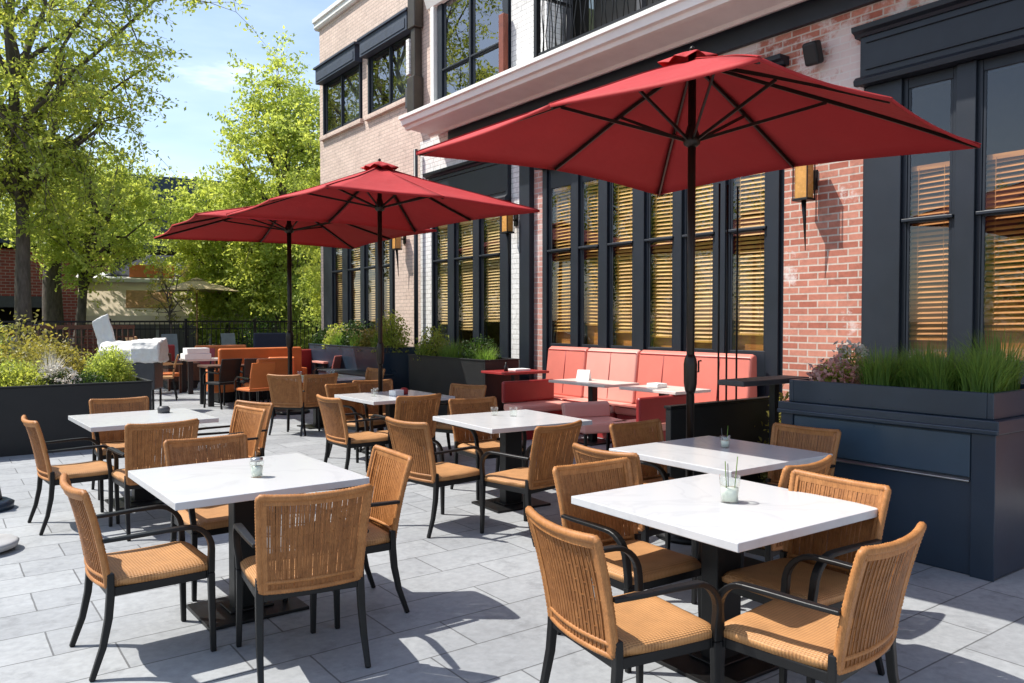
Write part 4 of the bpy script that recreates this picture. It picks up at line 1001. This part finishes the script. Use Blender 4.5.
# parked car
t = empty('parked_car', (2.4, 34.5, 0), R(0), 'silver-grey car parked in front of the brick house garage, seen between trunks', 'car')
b = MB(); b.prism([(-2.1, .35), (-2.15, .7), (-2.0, .85), (-1.1, .95), (1.5, .98), (2.05, .9), (2.15, .6), (2.1, .35)], -.85, .85); 
bo = b.build('body', 'steel', t, .06, 3); b = MB(); b.prism([(-1.1, .951), (-.45, 1.42), (.9, 1.45), (1.6, .981)], -.72, .72); b.build('cabin', 'panedark', t, .04, 3)
for sx in (-1, 1):
    for sy in (-1, 1):
        wl = MB(); wl.tube([(sx*1.3, sy*.72, .33), (sx*1.3, sy*.90, .33)], .33, 20, smooth=False); wl.build('wheel', 'planterblack', t)

# ------------------------------------------------------------------ trees
def tree(name, loc, label, trunk_h, trunk_r, cc, cr, nl, sub, per, leaf, mat, lean=(0, 0), seed=1, sigma=.2, limbs_fixed=None, twig=False):
    """cc crown centre, cr crown radii (relative to the base)"""
    rng = np.random.RandomState(seed); t = empty(name, loc, 0, label, 'tree')
    tr = MB(); top = np.array([lean[0], lean[1], trunk_h]); ctop = np.array(cc, float); cr = np.array(cr, float)
    def curve(a, b, n, wob):
        ps = []
        for i in range(n+1):
            f = i/n; p = a*(1-f)+b*f; p = p + np.array([0, 0, 1])*np.linalg.norm(b-a)*.10*math.sin(math.pi*f) + rng.normal(size=3)*wob*math.sin(math.pi*f)
            ps.append(p)
        return ps
    base = np.zeros(3)
    tp = [base + (top-base)*f + np.array([.1*math.sin(f*5+seed), .08*math.cos(f*4+seed)-.08*math.cos(seed), 0])*min(1, f*3)*trunk_h*.12 for f in np.linspace(0, 1, 9)]
    tr.tube(tp, [trunk_r*(1.35 if i == 0 else 1.0-.045*i) for i in range(9)], 12)
    start = tp[-1]; pts = []
    main_end = ctop + np.array([0, 0, cr[2]*.8]); mp = curve(start, main_end, 8, .12)
    tr.tube(mp, list(np.linspace(trunk_r*.70, trunk_r*.10, 9)), 8)
    targets = []
    for i in range(nl):
        z = 1-2*(i+.5)/nl; z = max(z, -.72); a = i*2.39996+seed; q = math.sqrt(max(0, 1-z*z)); rr = rng.uniform(.72, 1.0)
        targets.append(ctop + cr*np.array([q*math.cos(a), q*math.sin(a), z])*rr)
    if limbs_fixed: targets = [np.array(q, float) for q in limbs_fixed] + targets
    for b in targets:
        h = (b[2]-start[2])/max(.1, (main_end[2]-start[2])); k = int(np.clip(h*5-1.2+rng.uniform(-.6, .6), 0, 6)); a0 = mp[k]
        lp = curve(a0, b, 6, .14); r0 = trunk_r*(.42-.035*k)
        tr.tube(lp, list(np.linspace(r0, .012, 7)), 6)
        for m in range(5):
            n = rng.randint(18, 34); e2 = b + rng.normal(size=3)*sigma*1.6; f = rng.uniform(-.6, 1.1, n)[:, None]
            pts.append(b + (e2-b)*f + rng.normal(size=(n, 3))*np.array([sigma*.5, sigma*.5, sigma*.3]))
        for j in range(sub):
            f = rng.uniform(.3, 1.0); q = lp[min(6, int(f*6))]; out = (q-ctop); out /= (np.linalg.norm(out)+.01)
            e = q + (rng.normal(size=3)*.6+out*.45)*cr*.30; sp = curve(q, e, 3, .05)
            tr.tube(sp, [.020*trunk_r/.18, .013*trunk_r/.18, .008, .004], 4, cap=False)
            for m in range(per):
                c = sp[rng.randint(1, 4)]; dd = out*.6 + rng.normal(size=3)*np.array([.8, .8, .38]); dd /= np.linalg.norm(dd)
                Lg = sigma*rng.uniform(2.2, 4.2); e2 = c + dd*Lg + np.array([0, 0, -.12*Lg])
                if twig: tr.tube([c, (c+e2)/2+np.array([0, 0, .05*Lg]), e2], [.006, .005, .003], 3, cap=False)
                n = rng.randint(16, 36); f = rng.uniform(.1, 1.1, n)[:, None]
                pts.append(c + (e2-c)*f + rng.normal(size=(n, 3))*np.array([sigma*.42, sigma*.42, sigma*.22]))
    tr.build('trunk', 'bark', t)
    leaves_mesh('crown', np.concatenate(pts), leaf, mat, t, rng=rng)
    return t
T1 = tree('broadleaf_tree', (2.24, 26.0, 0), 'large broadleaf tree with a forked dark trunk at the left edge, closest of the trees', 3.7, .19, (-.5, 0, 8.0), (2.9, 3.2, 4.1), 20, 8, 6, .115, 'leaf', lean=(-.12, 0), seed=3, sigma=.24, twig=True,
     limbs_fixed=[(1.7, -1.2, 5.6), (2.3, -.6, 6.9), (1.2, .5, 10.5), (-2.2, -.5, 6.0), (1.9, -1.5, 8.4), (3.0, -.9, 8.6), (-1.5, .8, 8.5)]); T1.scale = (1.3,)*3
tree('broadleaf_tree', (3.38, 31.0, 0), 'thick-trunked tree directly behind the forked one at the left', 4.6, .37, (-.8, 0, 8.0), (2.2, 2.4, 2.8), 11, 5, 4, .14, 'leaf', lean=(.1, .2), seed=8, sigma=.28)
tree('broadleaf_tree', (3.85, 30.0, 0), 'light green tree leaning right behind the thick trunk', 2.6, .20, (.8, 0, 5.6), (2.3, 2.0, 1.8), 13, 6, 5, .15, 'leaf2', lean=(.35, 0), seed=12, sigma=.26)
TB3 = tree('broadleaf_tree', (6.0, 45.0, 0), 'bright yellow-green tree rising behind the brick house roof', 3.2, .20, (.6, 0, 5.0), (2.5, 2.3, 1.7), 14, 7, 5, .18, 'leaf2', seed=15, sigma=.32); TB3.scale = (1.3, 1.3, 1.35)
tree('broadleaf_tree', (9.7, 27.0, 0), 'tall pointed bright green tree standing just left of the building', 2.6, .15, (.4, 0, 6.0), (2.1, 2.2, 4.1), 30, 8, 6, .15, 'leaf2', seed=21, sigma=.26)
tree('broadleaf_tree', (10.2, 22.8, 0), 'slim tree with a straight dark trunk nearest the corner of the building', 2.4, .09, (.3, 0, 4.6), (1.5, 1.5, 2.9), 18, 7, 5, .12, 'leaf2', seed=25, sigma=.22)
tree('broadleaf_tree', (8.9, 30.0, 0), 'bushy green tree left of the tall pointed one, above the market stall', 2.0, .14, (.0, 0, 4.4), (1.9, 2.0, 2.3), 22, 8, 7, .16, 'leaf2', seed=31, sigma=.28)
tree('broadleaf_tree', (11.8, 31.0, 0), 'dense tree filling the gap between the pointed tree and the building corner', 1.6, .16, (0.4, 0, 4.6), (2.6, 2.6, 3.8), 22, 8, 6, .19, 'leaf', seed=35, sigma=.34)
bt = tree('bare_tree', (6.0, 26.0, 0), 'small sparse young tree in front of the beige stall', 1.5, .05, (0, 0, 2.6), (.75, .7, .85), 9, 4, 1, .06, 'leafyellow', seed=41, sigma=.08)
# far wood
ft = tree('distant_tree', (-2.0, 44, 0), 'x', 1.5, .25, (0, 0, 4.4), (4.2, 4, 4.0), 22, 8, 6, .32, 'leaf', seed=51, sigma=.5)
fl = ['distant tree behind the left edge trunks', 'distant tree left of the brick house', 'distant tree over the brick house roof', 'distant tree left of the dark-roofed building', 'distant tree in front of the dark-roofed building', 'distant tree behind the market stall', 'distant tree behind the pointed tree', 'distant tree hidden by the building corner']
for i, (x, y, s) in enumerate([(0.5, 46, .95), (4.5, 50, .85), (9, 52, .75), (13, 50, .62), (17, 50, .60), (20.5, 47, .95), (25, 48, 1.15), (30, 46, 1.2)]):
    place(ft, (x, y, 0), i*1.3, fl[i], 'distant trees along the horizon', (s, s, s))
# garden hedge under the right-hand trees
for i, (x, y) in enumerate([(8.6, 25.6), (10.0, 25.4), (11.4, 25.3), (12.8, 25.4)]):
    shrub(x, y, 0, .95, 1.75, 4200, .10, 'leaf' if i % 2 else 'leafdark', ['leafy bush behind the navy sofa at the fence', 'bright leafy bush right of the navy sofa behind the fence', 'dark leafy bush near the slim straight trunk', 'bright bush behind the building corner'][i], name='garden_bush')
for i, (x, y) in enumerate([(-.6, 25.6), (1.2, 25.9), (.2, 15.2), (1.2, 15.6)]):
    shrub(x, y, 0, .9, 1.7, 3600, .09, ['leafdark', 'leaf', 'leaf2', 'leafyellow'][i], ['dark bush at the fence by the left edge', 'green bush at the fence behind the forked trunk', 'light bush behind the black planter at the left edge', 'straw-coloured bush behind the olive-yellow one'][i], name='garden_bush')
# trees across the terrace that the windows mirror
ot = tree('mirrored_tree', (-9.5, 12.0, 0), 'x', 2.6, .2, (0, 0, 6.0), (3.2, 3.2, 3.4), 22, 9, 6, .13, 'leaf', seed=61, sigma=.36)
for i, (x, y) in enumerate([(-13.5, 10.5), (-10.0, 17.5), (-9.5, 25.0), (-15, 4.5), (-5.0, 31.5)]):
    place(ot, (x, y, 0), i*1.7, 'tree across the terrace seen only as a reflection in the windows', 'trees mirrored in the windows', ((.75, .75, .66), (.8, .8, .75), (1, 1, 1), (.6, .6, .55), (1.1, 1.1, 1.1))[i])

# ------------------------------------------------------------------ light, sky, camera
SUN_EL = 55; AZ = -45           # heading of the sun, degrees from +Y towards +X
sd = Vector((math.sin(R(AZ))*math.cos(R(SUN_EL)), math.cos(R(AZ))*math.cos(R(SUN_EL)), math.sin(R(SUN_EL))))
l = bpy.data.lights.new('sun', 'SUN'); l.energy = 4.9; l.angle = R(.55); l.color = (1.0, .955, .88)
lo = bpy.data.objects.new('sun', l); col.objects.link(lo); lo.rotation_euler = (-sd).to_track_quat('-Z', 'Y').to_euler()
wd = bpy.data.worlds.new('World'); sc.world = wd; wd.use_nodes = True; nt = wd.node_tree
bg = nt.nodes['Background']; sky = nt.nodes.new('ShaderNodeTexSky'); sky.sky_type = 'NISHITA'; sky.sun_disc = False
sky.sun_elevation = R(SUN_EL); sky.sun_rotation = R(AZ); sky.altitude = 100; sky.air_density = 1.0; sky.dust_density = 1.2; sky.ozone_density = 1.6
tc = nt.nodes.new('ShaderNodeTexCoord'); mp = nt.nodes.new('ShaderNodeMapping'); mp.inputs['Scale'].default_value = (1.2, 1.2, 5.0)
nt.links.new(tc.outputs['Generated'], mp.inputs[0])
cn = noise(nt, mp.outputs[0], 2.1, 7, .55); cr_ = ramp(nt, [(.42, (.03, .03, .03)), (.58, (.14, .14, .14)), (.72, (.85, .85, .85))]); nt.links.new(cn, cr_.inputs[0])
nt.links.new(mixc(nt, cr_.outputs[0], sky.outputs[0], (8.0, 8.6, 9.2)), bg.inputs[0]); bg.inputs[1].default_value = .15
cam = bpy.data.cameras.new('camera'); co = bpy.data.objects.new('camera', cam); col.objects.link(co); sc.camera = co
cam.sensor_width = 36; cam.lens = 796/1024*36; cam.clip_end = 3000
co.location = (0, 0, 1.6); pitch = math.atan(21.5/796)
co.rotation_euler = (math.pi/2-pitch, 0, -R(36.2))
sc.view_settings.view_transform = 'Standard'; sc.view_settings.look = 'None'; sc.view_settings.gamma = 1; sc.view_settings.exposure = 0.52
sc.cycles.max_bounces = 7; sc.cycles.transparent_max_bounces = 12; sc.cycles.use_denoising = True
sc.cycles.caustics_reflective = False; sc.cycles.caustics_refractive = False; sc.cycles.sample_clamp_indirect = 6
bpy.context.view_layer.update()
